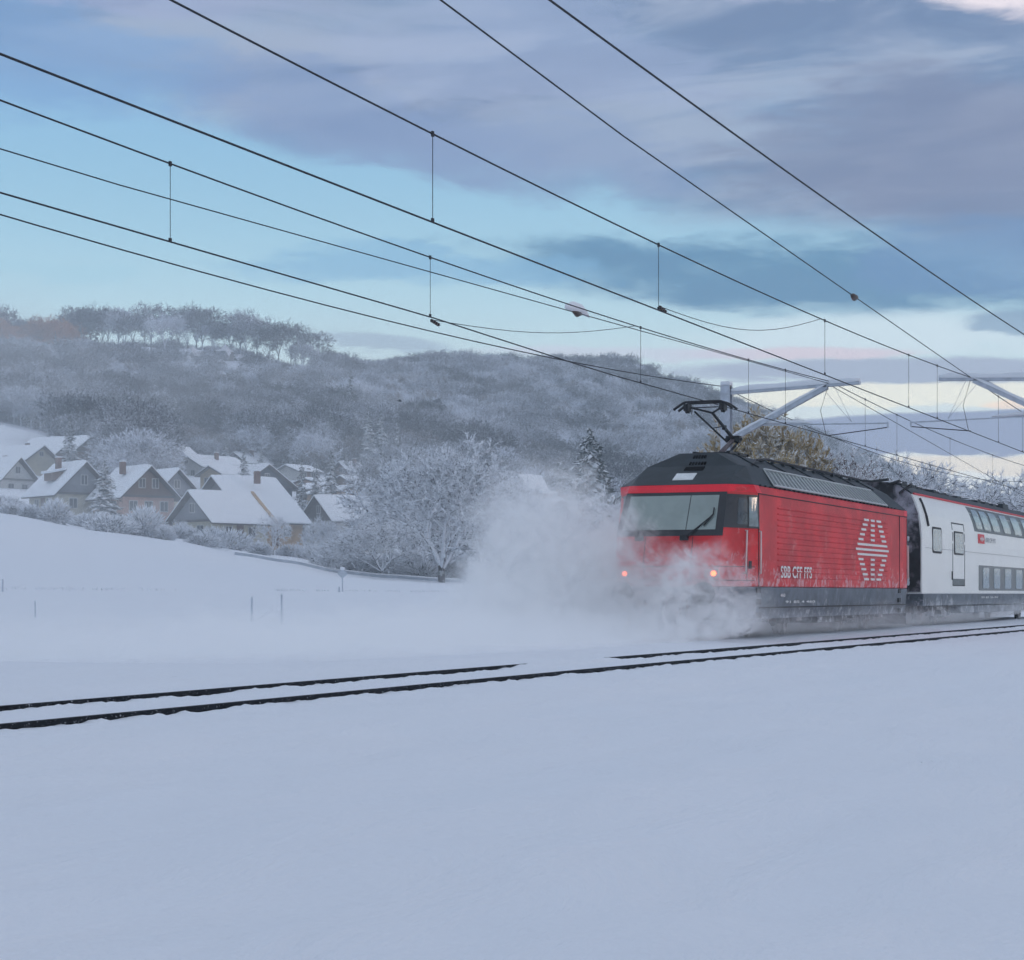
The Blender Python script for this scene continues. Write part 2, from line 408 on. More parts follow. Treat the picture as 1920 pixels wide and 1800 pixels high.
for r in radii:
    for a in angs:
        aa = TH + a; x = r * math.cos(aa); y = r * math.sin(aa); h = H(x, y)
        if r < 130: h += und(x, y) * min(1, (130 - r) / 30)
        if 8.0 < y < 15.4 and -7 < x < 149: h -= .35
        vs.append((x, y, h))
for i in range(NA): fs.append((0, 1 + i, 1 + (i + 1) % NA))
for j in range(NR - 1):
    for i in range(NA):
        i2 = (i + 1) % NA; a = 1 + j * NA
        fs.append((a + i, a + NA + i, a + NA + i2, a + i2))
mb = MB(); mb.v = vs; mb.f = fs; mb.mi = [0] * len(fs)
gm = mb.build('ground', [M['snow'], M['hillground']], smooth=True, fix=False)
mi = []
for p in gm.data.polygons:
    c = p.center; Z = c.x * FWD.x + c.y * FWD.y
    if Z > 1: px = 960 + F * (c.x * RGT.x + c.y * RGT.y) / Z
    else: px = -9999
    mi.append(1 if Z > 455 + 30 * mnoise.noise(Vector((c.x / 40, c.y / 40, 0))) else 0)
gm.data.polygons.foreach_set('material_index', mi)
tag(gm, kind='structure')

# snow lying on the two tracks
NRAIL = (9.27, 10.76); FRAIL = (12.68, 14.12)
Ds = [5.6 + .25 * i for i in range(7)] + [7.35 + .2 * i for i in range(6)] + [8.5 + .045 * i for i in range(24)] + [9.6 + .045 * i for i in range(32)] + [11.05 + .1 * i for i in range(5)] + [11.6 + .2 * i for i in range(5)] + [12.5 + .06 * i for i in range(8)] + [13.1 + .2 * i for i in range(5)] + \
     [14.0 + .06 * i for i in range(5)] + [14.4 + .3 * i for i in range(11)]
Ss = []; s_ = -8.0
while s_ < 150: Ss.append(s_); s_ += .08 if 8 < s_ < 34 else (.2 if 34 <= s_ < 80 else .8)
vs = []; fs = []
def bend_(s): u = max(0, min(s, 75) - 20); return .0145 * u * min(1, u / 10)
def bed_h(s, D):
    D0 = D
    if D < 11.4: D = D + bend_(s) * min(1, (11.4 - D) / .3)
    n = mnoise.noise(Vector((s * .9, D * .9, 1))); n2 = mnoise.noise(Vector((s * 3.3, D * 5.0, 4))); n3 = mnoise.noise(Vector((s * 9, D * 9, 9)))
    h = -.036 + .02 * n + .014 * n2 + .018 * n3
    for R in NRAIL:
        d = D - R
        if abs(d) < .3:
            k = 1 - abs(d) / .3
            h += -.012 * k + .022 * k * max(0, n2 + n3 * .6)
            if abs(d) < .07: h = min(h, -.03)
    if abs(D - 10.76) < .35 and 24.2 < s < 29.0:
        k = min(1, (s - 24.2) / 1.6, (29.0 - s) / 1.6); k = k * k * (3 - 2 * k)
        h = h * (1 - k) + k * (.012 + .022 * n2 + .014 * n3 - .1 * max(0, abs(D - 10.76) - .12))
    D = D0
    if D > 11.4:
        k = min(1, (D - 11.4) / .8); h = h * (1 - k) + k * (.021 + .026 * n + .012 * n2)
    e = min((D - 7.0) / 1.2, (16.2 - D) / .9, 1)
    e = max(0, min(1, e)); e = e * e * (3 - 2 * e)
    g_ = near_h(D) + und(s, D) * min(1, max(0, (130 - math.hypot(s, D)) / 30)) + .006
    k = min(1, max(0, (D - 5.6) / 1.0), max(0, (17.4 - D) / .9))
    return h * e + g_ * (1 - e) - .07 * (1 - k)
for s in Ss:
    for D in Ds: vs.append((s, D, bed_h(s, D)))
nd_ = len(Ds)
for i in range(len(Ss) - 1):
    for j in range(nd_ - 1): a = i * nd_ + j; fs.append((a, a + nd_, a + nd_ + 1, a + 1))
mb = MB(); mb.v = vs; mb.f = fs; mb.mi = [0] * len(fs)
tb = mb.build('track_bed', M['snow'], smooth=True, fix=True); tag(tb, kind='structure')

def rail_mesh(D, z=0.0, bend=False):
    prof = [(-.031, 0), (.031, 0), (.031, -.04), (.010, -.055), (.010, -.13), (.07, -.15), (.07, -.165), (-.07, -.165), (-.07, -.15), (-.010, -.13), (-.010, -.055), (-.031, -.04)]
    b = MB(); n = len(prof); X = [-8, 16] + list(range(20, 74, 3)) + [110, 150]
    b.v = [(x, D + a - (bend_(x) if bend else 0), z + c) for x in X for a, c in prof]
    b.f = [(i * n + k, i * n + (k + 1) % n, (i + 1) * n + (k + 1) % n, (i + 1) * n + k) for i in range(len(X) - 1) for k in range(n)]
    b.mi = [0] * len(b.f); return b
t = thing('railway_track', 'bare track nearest the camera, two dark snow-specked rails crossing the snow', 'railway track', (0, 9.72, 0))
for R in NRAIL: rail_mesh(R, bend=True).build('rail', M['rail'], t)
t = thing('railway_track', 'almost buried track under the red locomotive and white coach', 'railway track', (0, 13.4, 0))
for R in FRAIL: rail_mesh(R).build('rail', M['rail'], t)

# ------------------------------------------------------------------ locomotive
LC = 13.4; S0 = 47.0                       # track centre, middle of the locomotive
RE = 2 * S0 + .9
# z : front s, front half width, shoulder s, half width
RING = [(.42, 39.45, .98, 40.35, 1.40), (.66, 39.25, 1.03, 40.35, 1.45), (1.09, 39.05, 1.08, 40.4, 1.5), (1.6, 38.98, 1.12, 40.42, 1.5),
        (2.13, 39.12, 1.13, 40.42, 1.5), (2.28, 39.18, 1.125, 40.42, 1.5), (3.02, 39.60, 1.08, 40.35, 1.49), (3.19, 39.74, 1.067, 40.2, 1.45),
        (3.63, 40.62, 1.00, 40.98, 1.05), (3.93, 41.0, .40, 41.2, .52), (3.96, 41.5, .2, 41.6, .3)]
RZ = [r[0] for r in RING]
def ring(z):
    z = max(RZ[0], min(RZ[-1], z))
    for i in range(len(RZ) - 1):
        if z <= RZ[i + 1]: break
    t = (z - RZ[i]) / (RZ[i + 1] - RZ[i])
    return [RING[i][k] * (1 - t) + RING[i + 1][k] * t for k in range(1, 5)]
def rp(z):
    sf, wf, ss, w = ring(z)
    sb, se = RE - sf, RE - ss
    return [(sf, LC - wf, z), (ss, LC - w, z), (se, LC - w, z), (sb, LC - wf, z), (sb, LC + wf, z), (se, LC + w, z), (ss, LC + w, z), (sf, LC + wf, z)]
def loft(zs, cap=(True, True)):
    b = MB(); rs = [rp(z) for z in zs]; b.v = [p for r in rs for p in r]
    for i in range(len(zs) - 1):
        for k in range(8): b.f.append((i * 8 + k, i * 8 + (k + 1) % 8, (i + 1) * 8 + (k + 1) % 8, (i + 1) * 8 + k))
    if cap[0]: b.f.append(tuple(range(7, -1, -1)))
    if cap[1]: b.f.append(tuple((len(zs) - 1) * 8 + k for k in range(8)))
    b.mi = [0] * len(b.f); return b
loco = thing('locomotive', 'red electric locomotive with black roof, its front wrapped in blown snow', 'locomotive', (S0, LC, 0))
body = loft([1.09, 1.6, 2.13, 2.28, 3.02, 3.19]).build('body', M['red'], loco, bevel=.035)
loft([3.194, 3.4, 3.63, 3.93, 3.96]).build('roof', M['black'], loco, bevel=.012)
loft([.42, .66, 1.086]).build('underframe', M['grey'], loco, bevel=.02)
# surface map: q 0..1 half front (near side negative side), 1..2 cab corner, 2+ metres along the side
def surf(q, z, off=0.0, end=1, side=-1):
    sf, wf, ss, w = ring(z)
    if q <= 1: s, d = sf, wf * q
    elif q <= 2: s, d = sf + (ss - sf) * (q - 1), wf + (w - wf) * (q - 1)
    else: s, d = ss + q - 2, w
    if off:
        a = Vector(surf(max(q - .02, 0), z)); b_ = Vector(surf(q + .02, z)); tz = (Vector(surf(q, min(z + .03, 3.96))) - Vector(surf(q, z - .03)))
        if q < .03: a = Vector(surf(0, z)); a.y += .02
        n = (b_ - a).cross(tz).normalized()
        p = Vector((s, LC - d, z))
        if n.y > 0 and q > .5: n = -n
        if n.x > 0 and q <= 1: n = -n
        p += n * off
        s, d, z = p.x, LC - p.y, p.z
    if end == -1: s = RE - s
    return (s, LC - d if side == -1 else LC + d, z)
def full(u, z, off=0.0, end=1):   # u in -2..2+ : negative = far side
    if u < 0: p = surf(-u, z, off, end, 1)
    else: p = surf(u, z, off, end, -1)
    return p
def patch(u0, u1, z0, z1, off, nu=4, nz=3, end=1, tz=None, b=None):
    """skin panel between two heights, tz = (shift of the top edge) for slanted panels"""
    b = b or MB(); vs = []
    us = sorted(set([u0 + (u1 - u0) * i / nu for i in range(nu + 1)] + [k for k in (-2, -1, 1, 2) if u0 < k < u1]))
    zz = sorted(set([z0 + (z1 - z0) * j / nz for j in range(nz + 1)] + [z for z in RZ if z0 < z < z1]))
    for o in (off, -.01):
        for z in zz:
            for u in us: vs.append(full(u, z, o, end))
    n, m_ = len(us), len(zz); fs = []
    for j in range(m_ - 1):
        for i in range(n - 1):
            a = j * n + i; fs.append((a, a + 1, a + n + 1, a + n)); a += n * m_; fs.append((a, a + n, a + n + 1, a + 1))
    bd = [i for i in range(n)] + [j * n + n - 1 for j in range(1, m_)] + [(m_ - 1) * n + i for i in range(n - 2, -1, -1)] + [j * n for j in range(m_ - 2, 0, -1)]
    for k in range(len(bd)):
        a, c = bd[k], bd[(k + 1) % len(bd)]; fs.append((a, a + n * m_, c + n * m_, c))
    b.add(vs, fs); return b
for end in (1, -1):
    patch(-2.35, 2.35, 3.03, 3.185, .006, 6, 2, end).build('red_band', M['redtop'], loco)
    mk = patch(-1.0, 1.0, 2.12, 3.02, .012, 6, 4, end).build('window_mask', M['mask'], loco)
    for sgn in (1, -1):
        u0, u1 = (1.0, 2.03) if sgn == 1 else (-2.03, -1.0)
        patch(u0, u1, 2.29, 2.98, .012, 5, 4, end).build('window_mask', M['mask'], loco)
        a, b_ = (1.70, 1.97) if sgn == 1 else (-1.97, -1.70)
        w_ = patch(a, b_, 2.33, 2.93, .020, 3, 2, end).build('cab_side_window', M['coachglass'], loco)
        patch(a - .03, a, 2.31, 2.95, .024, 1, 2, end).build('frame', M['rubber'], w_)
        a, b_ = (1.36, 1.66) if sgn == 1 else (-1.66, -1.36)
        patch(a, b_, 2.36, 2.9, .018, 3, 2, end).build('cab_side_window', M['glass2'], loco)
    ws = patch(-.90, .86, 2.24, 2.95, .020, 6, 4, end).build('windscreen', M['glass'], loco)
    patch(.30, .312, 2.24, 2.95, .024, 1, 3, end).build('seam', M['rubber'], ws)
    for u in (.86, -.86):
        l = thing_lamp = MB(); c = Vector(full(u, 1.36, .03, end)); sx = -1 if end == 1 else 1
        hb = MB(); hb.obox(c, (.03, 0, 0), (0, .15, 0), (0, 0, .085)); ho = hb.build('lamp_housing', M['housing'], loco, bevel=.015)
        l.tube([c + Vector((sx * .01, -.05, 0)), c + Vector((sx * .06, -.05, 0))], .05, 14)
        l.build('tail_lamp' if end == 1 else 'head_lamp', M['lamp'] if end == 1 else M['plate'], ho, smooth=False)
        # buffers
        b = MB(); c = Vector((ring(.9)[0] if end == 1 else RE - ring(.9)[0], LC - math.copysign(.86, u), .95)); 
        b.tube([c, c + Vector((sx * .42, 0, 0))], .1, 12); b.tube([c + Vector((sx * .42, 0, 0)), c + Vector((sx * .47, 0, 0))], .24, 18)
        b.build('buffer', M['dark'], loco)
    # coupling and hoses
    b = MB(); x = ring(.9)[0] if end == 1 else RE - ring(.9)[0]; sx = -1 if end == 1 else 1
    b.box((min(x, x + sx * .35), LC - .07, .86), (max(x, x + sx * .35), LC + .07, 1.02))
    b.tube([(x + sx * .32, LC, .95), (x + sx * .42, LC, .75), (x + sx * .38, LC, .45), (x + sx * .2, LC, .35)], .04, 8)
    b.build('coupling', M['dark'], loco)
    for dy_ in (-.45, -.3, .3, .45):
        b = MB(); b.tube([(x + sx * .05, LC + dy_, .95), (x + sx * .25, LC + dy_, .8), (x + sx * .2, LC + dy_, .45), (x + sx * .05, LC + dy_ * 1.1, .4)], .025, 7)
        b.build('hose', M['rubber'], loco, smooth=True)
    # snow plough below the nose
    b = MB(); x0 = 39.35 if end == 1 else RE - 39.35
    b.prism([(x0, LC - 1.25, .12), (x0 + sx * .25, LC, .12), (x0, LC + 1.25, .12), (x0 - sx * .06, LC + 1.25, .42), (x0 + sx * .1, LC, .42), (x0 - sx * .06, LC - 1.25, .42)], (-sx * .05, 0, 0))
    b.build('snow_plough', M['dark'], loco)
for z in (1.50, 1.22):
    patch(-1.9, 1.9, z - .006, z + .006, .004, 6, 1, 1).build('panel_joint', M['rubber'], loco)
for u in (-.45, .45):
    patch(u - .006, u + .006, 1.22, 2.1, .004, 1, 4, 1).build('panel_joint', M['rubber'], loco)
# wipers
for u0, z0, u1, z1 in ((.30, 2.06, .80, 2.52), (-.55, 2.06, -.80, 2.40)):
    b = MB(); p0 = Vector(full(u0, z0, .05)); p1 = Vector(full(u1, z1, .06)); p2 = Vector(full(u1, z1 + .24, .05)); p3 = Vector(full(u1 - .16 * math.copysign(1, u0), z1 - .22, .05))
    b.tube([p0, p1], .014, 6); b.tube([p0 + Vector((0, -.05, 0)), p1 + Vector((0, -.02, .03))], .010, 6); b.tube([p2 + (p1 - p2) * .4, p1, p3], .016, 6)
    b.obox(p0, (.05, 0, 0), (0, .08, 0), (0, 0, .045))
    b.build('wiper', M['rubber'], loco)
# number plate and vents on the sloping roof front
def roofpatch(y0, y1, z0, z1, off, name, m_, parent, th=.02):
    b = MB()
    def q(y, z, o):
        s = ring(z)[0]; n = Vector((-(.44), 0, .88)).normalized(); return Vector((s, y, z)) + n * o
    vs = [q(y, z, o) for o in (-.02, off) for z in (z0, z1) for y in (y0, y1)]
    b.add(vs, [(0, 1, 3, 2), (4, 6, 7, 5), (0, 4, 5, 1), (1, 5, 7, 3), (3, 7, 6, 2), (2, 6, 4, 0)])
    return b.build(name, m_, parent)
np_ = roofpatch(13.18, 13.62, 3.30, 3.45, .012, 'number_plate', M['plate'], loco)
roofpatch(13.10, 13.52, 3.52, 3.60, .014, 'roof_vent', M['vent'], loco)
for k in range(6):
    roofpatch(13.12 + k * .065, 13.16 + k * .065, 3.655, 3.71, .018, 'vent_slot', M['vent'], loco)
for k in range(5):
    roofpatch(13.18 + k * .06, 13.22 + k * .06, 3.80, 3.86, .02, 'vent_slot', M['vent'], loco)
# flat print helper
def lettering(txt, sx0, sx1, z0, z1, D, m_, parent, name='lettering', xs=1.0):
    cu = bpy.data.curves.new('txt', 'FONT'); cu.body = txt; cu.size = 1; cu.offset = .018
    o = bpy.data.objects.new('txt', cu); COL.objects.link(o)
    bpy.context.view_layer.update()
    me = bpy.data.meshes.new_from_object(o.evaluated_get(bpy.context.evaluated_depsgraph_get()))
    bpy.data.objects.remove(o)
    n = len(me.vertices); c = np.zeros(n * 3); me.vertices.foreach_get('co', c); c = c.reshape(-1, 3)
    lo = c.min(0); hi = c.max(0)
    x = sx0 + (c[:, 0] - lo[0]) / (hi[0] - lo[0]) * (sx1 - sx0); z = z0 + (c[:, 1] - lo[1]) / (hi[1] - lo[1]) * (z1 - z0)
    off = Vector((0, 0, 0)); r = parent
    while r is not None: off += r.location; r = r.parent
    out = np.stack([x - off.x, np.full(n, D - off.y), z - off.z], 1)
    me.vertices.foreach_set('co', out.ravel()); me.materials.clear(); me.materials.append(m_); me.update()
    o = bpy.data.objects.new(name, me); COL.objects.link(o); o.parent = parent
    return o
SD = LC - 1.5
# ribs on the side
rib0 = None
for side in (-1, 1):
    for k in range(13):
        z = 2.776 - .123 * k
        b = MB(); y = LC + side * 1.5
        b.v = []; L = (41.8, 52.2)
        prof = [(0, -.030), (side * .016, -.016), (side * .020, 0), (side * .016, .010), (0, .016)]
        pts = [(x, y + a, z + c) for x in (L[0], L[0] + .05, L[1] - .05, L[1]) for a, c in prof]
        for i in list(range(5)) + list(range(15, 20)): pts[i] = (pts[i][0], y, z)
        b.add(pts, [(i * 5 + j, i * 5 + j + 1, (i + 1) * 5 + j + 1, (i + 1) * 5 + j) for i in range(3) for j in range(4)])
        r = b.build('rib', M['red'], loco)
# emblem: white bars and dashes between the ribs
def dash(s0, s1, z, th=.05):
    b = MB(); sk = .03
    b.prism([(s0 - sk, SD - .003, z + th / 2), (s0, SD - .003, z - th / 2), (s1, SD - .003, z - th / 2), (s1 - sk, SD - .003, z + th / 2)], (0, -.006, 0))
    return b
emb_z = 2.045; cS = 50.45
e_ = None
rows = []
for k in range(5):
    off = 1.24 - .145 * k; z = emb_z + .123 * (2 + k)
    for zz in (z, 2 * emb_z - z):
        rows += [(cS - off - .26, cS - off + .24, zz), (cS - .22, cS + .2, zz), (cS + off - .26, cS + off + .24, zz)]
rows += [(cS - 1.60, cS + 1.60, emb_z + .123), (cS - 1.77, cS + 1.77, emb_z), (cS - 1.60, cS + 1.60, emb_z - .123)]
emb = MB()
for a in rows: emb.prism([(a[0] - .03, SD - .023, a[2] + .028), (a[0], SD - .023, a[2] - .028), (a[1], SD - .023, a[2] - .028), (a[1] - .03, SD - .023, a[2] + .028)], (0, -.004, 0))
emb.build('emblem', M['decal'], loco)
lettering('SBB CFF FFS', 42.0, 44.55, 1.285, 1.545, SD - .026, M['decal'], loco)
b = MB(); b.box((41.95, SD - .030, 1.404), (44.6, SD - .0265, 1.424)); b.build('rib_strip', M['red'], loco)
lettering('460', 42.05, 42.42, .88, .95, SD - .003, M['decal'], loco, 'running_number')
lettering('91 85 4 460', 42.45, 44.9, .745, .80, SD - .003, M['plate'], loco, 'running_number')
# side frame line, hatches, steps, door
b = MB(); b.box((40.4, SD - .012, 3.005), (54.5, SD + .02, 3.022)); b.build('gutter', M['rubber'], loco)
b = MB(); b.box((40.5, SD - .02, .645), (54.4, SD + .02, .672)); b.build('sill', M['rubber'], loco)
for x in (40.42, 53.58):
    b = MB(); b.box((x - .012, SD - .01, 1.10), (x + .012, SD + .02, 3.0)); b.build('door_gap', M['rubber'], loco)
for x0, end in ((40.42, 1), (53.58, -1)):
    for q in (1.62, 2.02):
        b = MB(); pts = [Vector(surf(q, z, .045, end)) for z in (1.36, 1.8, 2.24)]
        b.tube([Vector(surf(q, 1.36, 0, end))] + pts + [Vector(surf(q, 2.24, 0, end))], .018, 8)
        b.build('handrail', M['chrome'], loco, smooth=True)
    b = patch(1.70, 1.705, 1.2, 2.28, .004, 1, 2, end); b.build('door_gap', M['rubber'], loco)
    b = patch(1.74, 1.80, 1.46, 1.62, .02, 1, 2, end); b.build('door_handle', M['rubber'], loco)
    for z in (1.02, .78, .50):
        b = MB(); xx = 40.43 if end == 1 else 53.57
        b.box((xx - .13, SD - .012, z - .055), (xx + .13, SD + .02, z + .055)); b.build('step', M['rubber'], loco)
# radiator grille along the roof slope
def slope(s, t, off=0):   # t 0..1 up the lower roof slope
    p = Vector((s, LC - (1.44 - .385 * t), 3.215 + .405 * t)); n = Vector((0, -.72, .69)); return p + n * off
for k, (a, c) in enumerate(((41.75, 52.35),)):
    b = MB(); b.add([slope(a, 0.02, .004), slope(c, 0.02, .004), slope(c - .35, .97, .004), slope(a + .45, .97, .004), slope(a, .02, .022), slope(c, .02, .022), slope(c - .35, .97, .022), slope(a + .45, .97, .022)],
          [(0, 1, 2, 3), (4, 7, 6, 5), (0, 4, 5, 1), (1, 5, 6, 2), (2, 6, 7, 3), (3, 7, 4, 0)])
    gr = b.build('radiator_grille', M['grille'], loco)
    N = 31
    for i in range(N + 1):
        t = i / N; p0 = slope(a + (c - a) * t, .02, .03); p1 = slope(a + .45 + (c - a - .8) * t, .97, .03)
        b = MB(); b.tube([p0, p1], .016, 4); b.build('slat', M['slat'], gr)
    for t in (.02, .97):
        b = MB(); b.tube([slope(a + .45 * t, t, .034), slope(c - .35 * t, t, .034)], .022, 4); b.build('frame', M['slat'], gr)
# roof seams, bolts and boxes
for s in (42.0, 44.2, 46.4, 48.6, 50.8, 52.6):
    b = MB(); b.tube([(s, LC - 1.04, 3.66), (s + .02, LC - .5, 3.955), (s + .02, LC + .5, 3.955)], .018, 5); b.build('roof_seam', M['black'], loco)
for i in range(34):
    b = MB(); s = 40.7 + i * .38; b.box((s - .035, SD + .02, 3.185), (s + .035, SD + .075, 3.215)); b.build('roof_bolt', M['rubber'], loco)
for i in range(11):
    s = 43.6 + i * .9; b = MB(); b.obox((s, LC - .62, 3.905), (.06, 0, 0), (0, .03, -.015), (0, .012, .03)); b.build('roof_bolt', M['black'], loco)
b = MB(); b.tube([(41.6, LC - 1.02, 3.70), (42.6, LC - .78, 3.86), (43.8, LC - .66, 3.95), (52.6, LC - .62, 3.96)], .028, 6); b.build('roof_cable', M['cable'], loco)
for s in (46.5, 49.5):
    b = MB(); b.box((s, LC - .45, 3.94), (s + 1.6, LC + .45, 4.02)); b.build('roof_box', M['black'], loco, bevel=.02)
# bogies
for sc in (43.2, 51.2):
    b = MB()
    for sd_ in (-1, 1):
        b.box((sc - 1.9, LC + sd_ * 1.06 - .06, .48), (sc + 1.9, LC + sd_ * 1.06 + .06, .64))
        for dx_ in (-1.4, 1.4):
            b.box((sc + dx_ - .22, LC + sd_ * 1.12 - .1, .34), (sc + dx_ + .22, LC + sd_ * 1.12 + .1, .62))
        b.box((sc - .45, LC + sd_ * 1.15 - .1, .3), (sc + .45, LC + sd_ * 1.15 + .1, .58))
        b.tube([(sc - .8, LC + sd_ * 1.22, .3), (sc - .3, LC + sd_ * 1.22, .58)], .06, 8)
    b.box((sc - .3, LC - 1.0, .45), (sc + .3, LC + 1.0, .6))
    bo = b.build('bogie', M['dark'], loco)
    for dx_ in (-1.4, 1.4):
        for sd_ in (-1, 1):
            b = MB(); b.tube([(sc + dx_, LC + sd_ * .68, .5), (sc + dx_, LC + sd_ * .82, .5)], .5, 24); b.tube([(sc + dx_, LC + sd_ * .82, .5), (sc + dx_, LC + sd_ * 1.0, .5)], .12, 12)
            b.build('wheel', M['dark'], bo)
b = MB(); b.box((45.6, LC - 1.38, .28), (48.4, LC + 1.38, .42)); b.build('transformer_case', M['dark'], loco, bevel=.03)

# pantograph (raised, touching the contact wire)
CW = 5.07
pan = thing('pantograph_dummy', None, None, (0, 0, 0)); bpy.data.objects.remove(pan)
PS = 41.5
b = MB()
b.box((41.9, LC - .42, 3.97), (43.3, LC - .34, 4.03)); b.box((41.9, LC + .34, 3.97), (43.3, LC + .42, 4.03)); b.box((42.5, LC - .42, 3.97), (42.6, LC + .42, 4.05)); b.box((43.2, LC - .42, 3.97), (43.3, LC + .42, 4.03))
pf = b.build('pantograph', M['panto'], loco)
KN = Vector((43.55, LC, 4.40)); TP = Vector((42.0, LC, 4.86)); BS = Vector((42.55, LC, 4.02))
b = MB(); b.tube([BS, KN], [.055, .05], 8); b.build('lower_arm', M['pantoarm'], pf, smooth=True)
b = MB(); b.tube([BS + Vector((.35, -.1, 0)), KN + Vector((.06, -.1, -.05))], .02, 6); b.build('guide_rod', M['panto'], pf)
b = MB(); b.obox(KN, (.09, 0, 0), (0, .16, 0), (0, 0, .075)); b.tube([KN + Vector((0, -.2, 0)), KN + Vector((0, .2, 0))], .04, 8); b.build('knee_joint', M['panto'], pf, bevel=.015)
b = MB(); b.tube([KN, TP], [.045, .03], 8); b.obox(KN.lerp(TP, .45), (.05, 0, 0), (0, .04, 0), (0, 0, .05)); b.tube([KN.lerp(TP, .5), KN.lerp(TP, .5) + Vector((0, .22, -.03))], .012, 5); b.build('upper_arm', M['panto'], pf)
b = MB(); b.tube([KN + Vector((-.05, .14, -.06)), Vector((41.7, LC + .30, CW - .2))], .022, 6); b.build('guide_rod', M['panto'], pf)
b = MB()
for dx_ in (-.16, .16):
    pts = [(PS + dx_, LC + y, CW - .02 - (.0 if abs(y) < .40 else .5 * (abs(y) - .40) ** 1.2 * 1.6)) for y in [-.66, -.6, -.52, -.45, -.38, -.2, 0, .2, .38, .45, .52, .6, .66]]
    b.tube(pts, .028, 6)
b.build('collector_strip', M['panto'], pf)
b = MB()
b.tube([TP, (PS + .1, LC - .34, CW - .12)], .024, 6); b.tube([TP, (PS + .1, LC + .34, CW - .12)], .024, 6); b.tube([(PS + .1, LC - .36, CW - .12), (PS + .1, LC + .36, CW - .12)], .013, 6)
b.build('fork', M['panto'], pf)
for y in (-.4, .4):
    b = MB(); b.tube([(PS - .16, LC + y, CW - .06), (PS - .16, LC + y, CW - .2), (PS + .16, LC + y, CW - .2), (PS + .16, LC + y, CW - .06)], .018, 6)
    b.obox((PS, LC + y, CW - .13), (.13, 0, 0), (0, .05, 0), (0, 0, .075)); b.tube([(PS, LC + y - .04, CW - .2), (PS, LC + y + .04, CW - .2)], .05, 10)
    b.tube([(PS + .1, LC + y, CW - .1), (PS + .18, LC + y * .9, CW - .26), (PS + .1, LC + y * .8, CW - .14)], .008, 5)
    b.build('spring_box', M['panto'], pf)
b = MB(); b.tube([(PS - .05, LC + .62, CW - .1), (PS - .08, LC + .74, CW - .16), (PS - .1, LC + .82, CW - .32)], .007, 5); b.build('horn', M['wirefrost'], pf)
for dx_ in (42.0, 43.1):
    for y in (-.38, .38):
        b = MB(); b.tube([(dx_, LC + y, 3.88), (dx_, LC + y, 3.9), (dx_, LC + y, 3.91), (dx_, LC + y, 3.93), (dx_, LC + y, 3.94), (dx_, LC + y, 3.97)], [.05, .07, .05, .07, .05, .05], 10); b.build('insulator', M['insul'], pf)
b = MB()
rr = random.Random(3)
for k in range(3):
    y = -.2 + .12 * k; b.tube([KN + Vector((-.1, y, -.1)), (43.1, LC + y - .1, 4.25), (43.0, LC + y, 4.1), (43.25 + .05 * k, LC + y - .05, 3.98)], .009, 5)
b.build('cable', M['cable'], pf, smooth=True)

# ------------------------------------------------------------------ coach
coach = thing('passenger_coach', 'white double-deck passenger coach coupled behind the red locomotive', 'coach', (69, LC, 0))
CS0, CS1 = 56.9, 81.5
CP = [(1.40, .95), (1.40, 2.5), (1.385, 2.85), (1.335, 3.2), (1.25, 3.5), (1.13, 3.76)]   # side, up to the red roof line
CR = [(1.13, 3.765), (1.0, 3.88), (.78, 4.0), (.45, 4.1), (0, 4.15)]
def cside(z, off=0):
    for i in range(len(CP) - 1):
        if z <= CP[i + 1][1]: break
    (w0, z0), (w1, z1) = CP[i], CP[i + 1]; t = (z - z0) / (z1 - z0)
    n = Vector((0, -(z1 - z0), -(w1 - w0) * -1)); n = Vector((0, -(z1 - z0), (w0 - w1))).normalized()
    return Vector((0, LC - (w0 + (w1 - w0) * t), z)) + n * off
def extr(prof, s0, s1, name, m_, parent, closed=True, bev=0, end_in=0):
    b = MB(); full_ = [(LC - w, z) for w, z in prof] + [(LC + w, z) for w, z in prof[::-1] if w > 0]
    n = len(full_); b.v = [(s, y, z) for s in (s0, s1) for y, z in full_]
    b.f = [(k, (k + 1) % n, n + (k + 1) % n, n + k) for k in range(n)] + [tuple(range(n))[::-1], tuple(range(n, 2 * n))]; b.mi = [0] * len(b.f)
    return b.build(name, m_, parent, bevel=bev)
extr(CP, CS0, CS1, 'body', M['white'], coach, bev=.02)
extr([(1.11, 3.72)] + CR, CS0 + .05, CS1, 'roof', M['black'], coach)
extr([(1.36, .60), (1.38, .945)], CS0 + .3, CS1, 'underframe', M['grey'], coach, bev=.02)
b = MB(); b.tube([(CS0 + .1, LC - 1.14, 3.775), (CS1, LC - 1.14, 3.775)], .03, 6); b.build('roof_stripe', M['logored'], coach)
# end wall: dark bellows and frame
extr([(1.36, 1.0), (1.36, 2.5), (1.29, 3.2), (1.09, 3.76), (.76, 4.0), (.45, 4.1), (0, 4.14)], CS0 - .05, CS0 - .002, 'end_wall', M['gangway'], coach)
extr([(.75, 1.0), (.75, 2.9), (.6, 3.15), (0, 3.25)], CS0 - .7, CS0 - .05, 'gangway_bellows', M['gangway'], coach, bev=.04)
for k in range(4): extr([(.8, .95), (.8, 2.93), (.64, 3.2), (0, 3.3)], CS0 - .66 + k * .16, CS0 - .61 + k * .16, 'bellows_fold', M['rubber'], coach)
b = MB()
pr = [(1.12, 3.77), (.78, 4.02), (.45, 4.12), (0, 4.17), (-.45, 4.12), (-.78, 4.02), (-1.12, 3.77)]
for (a, za), (c, zc) in zip(pr[:-1], pr[1:]): b.obox(((CS0 - .04), LC - (a + c) / 2, (za + zc) / 2 + .01), (.12, 0, 0), (0, -(a - c) / 2 * -1, (za - zc) / 2), (0, .0, .03))
b.build('roof_rim', M['rubber'], coach)
rr = random.Random(11)
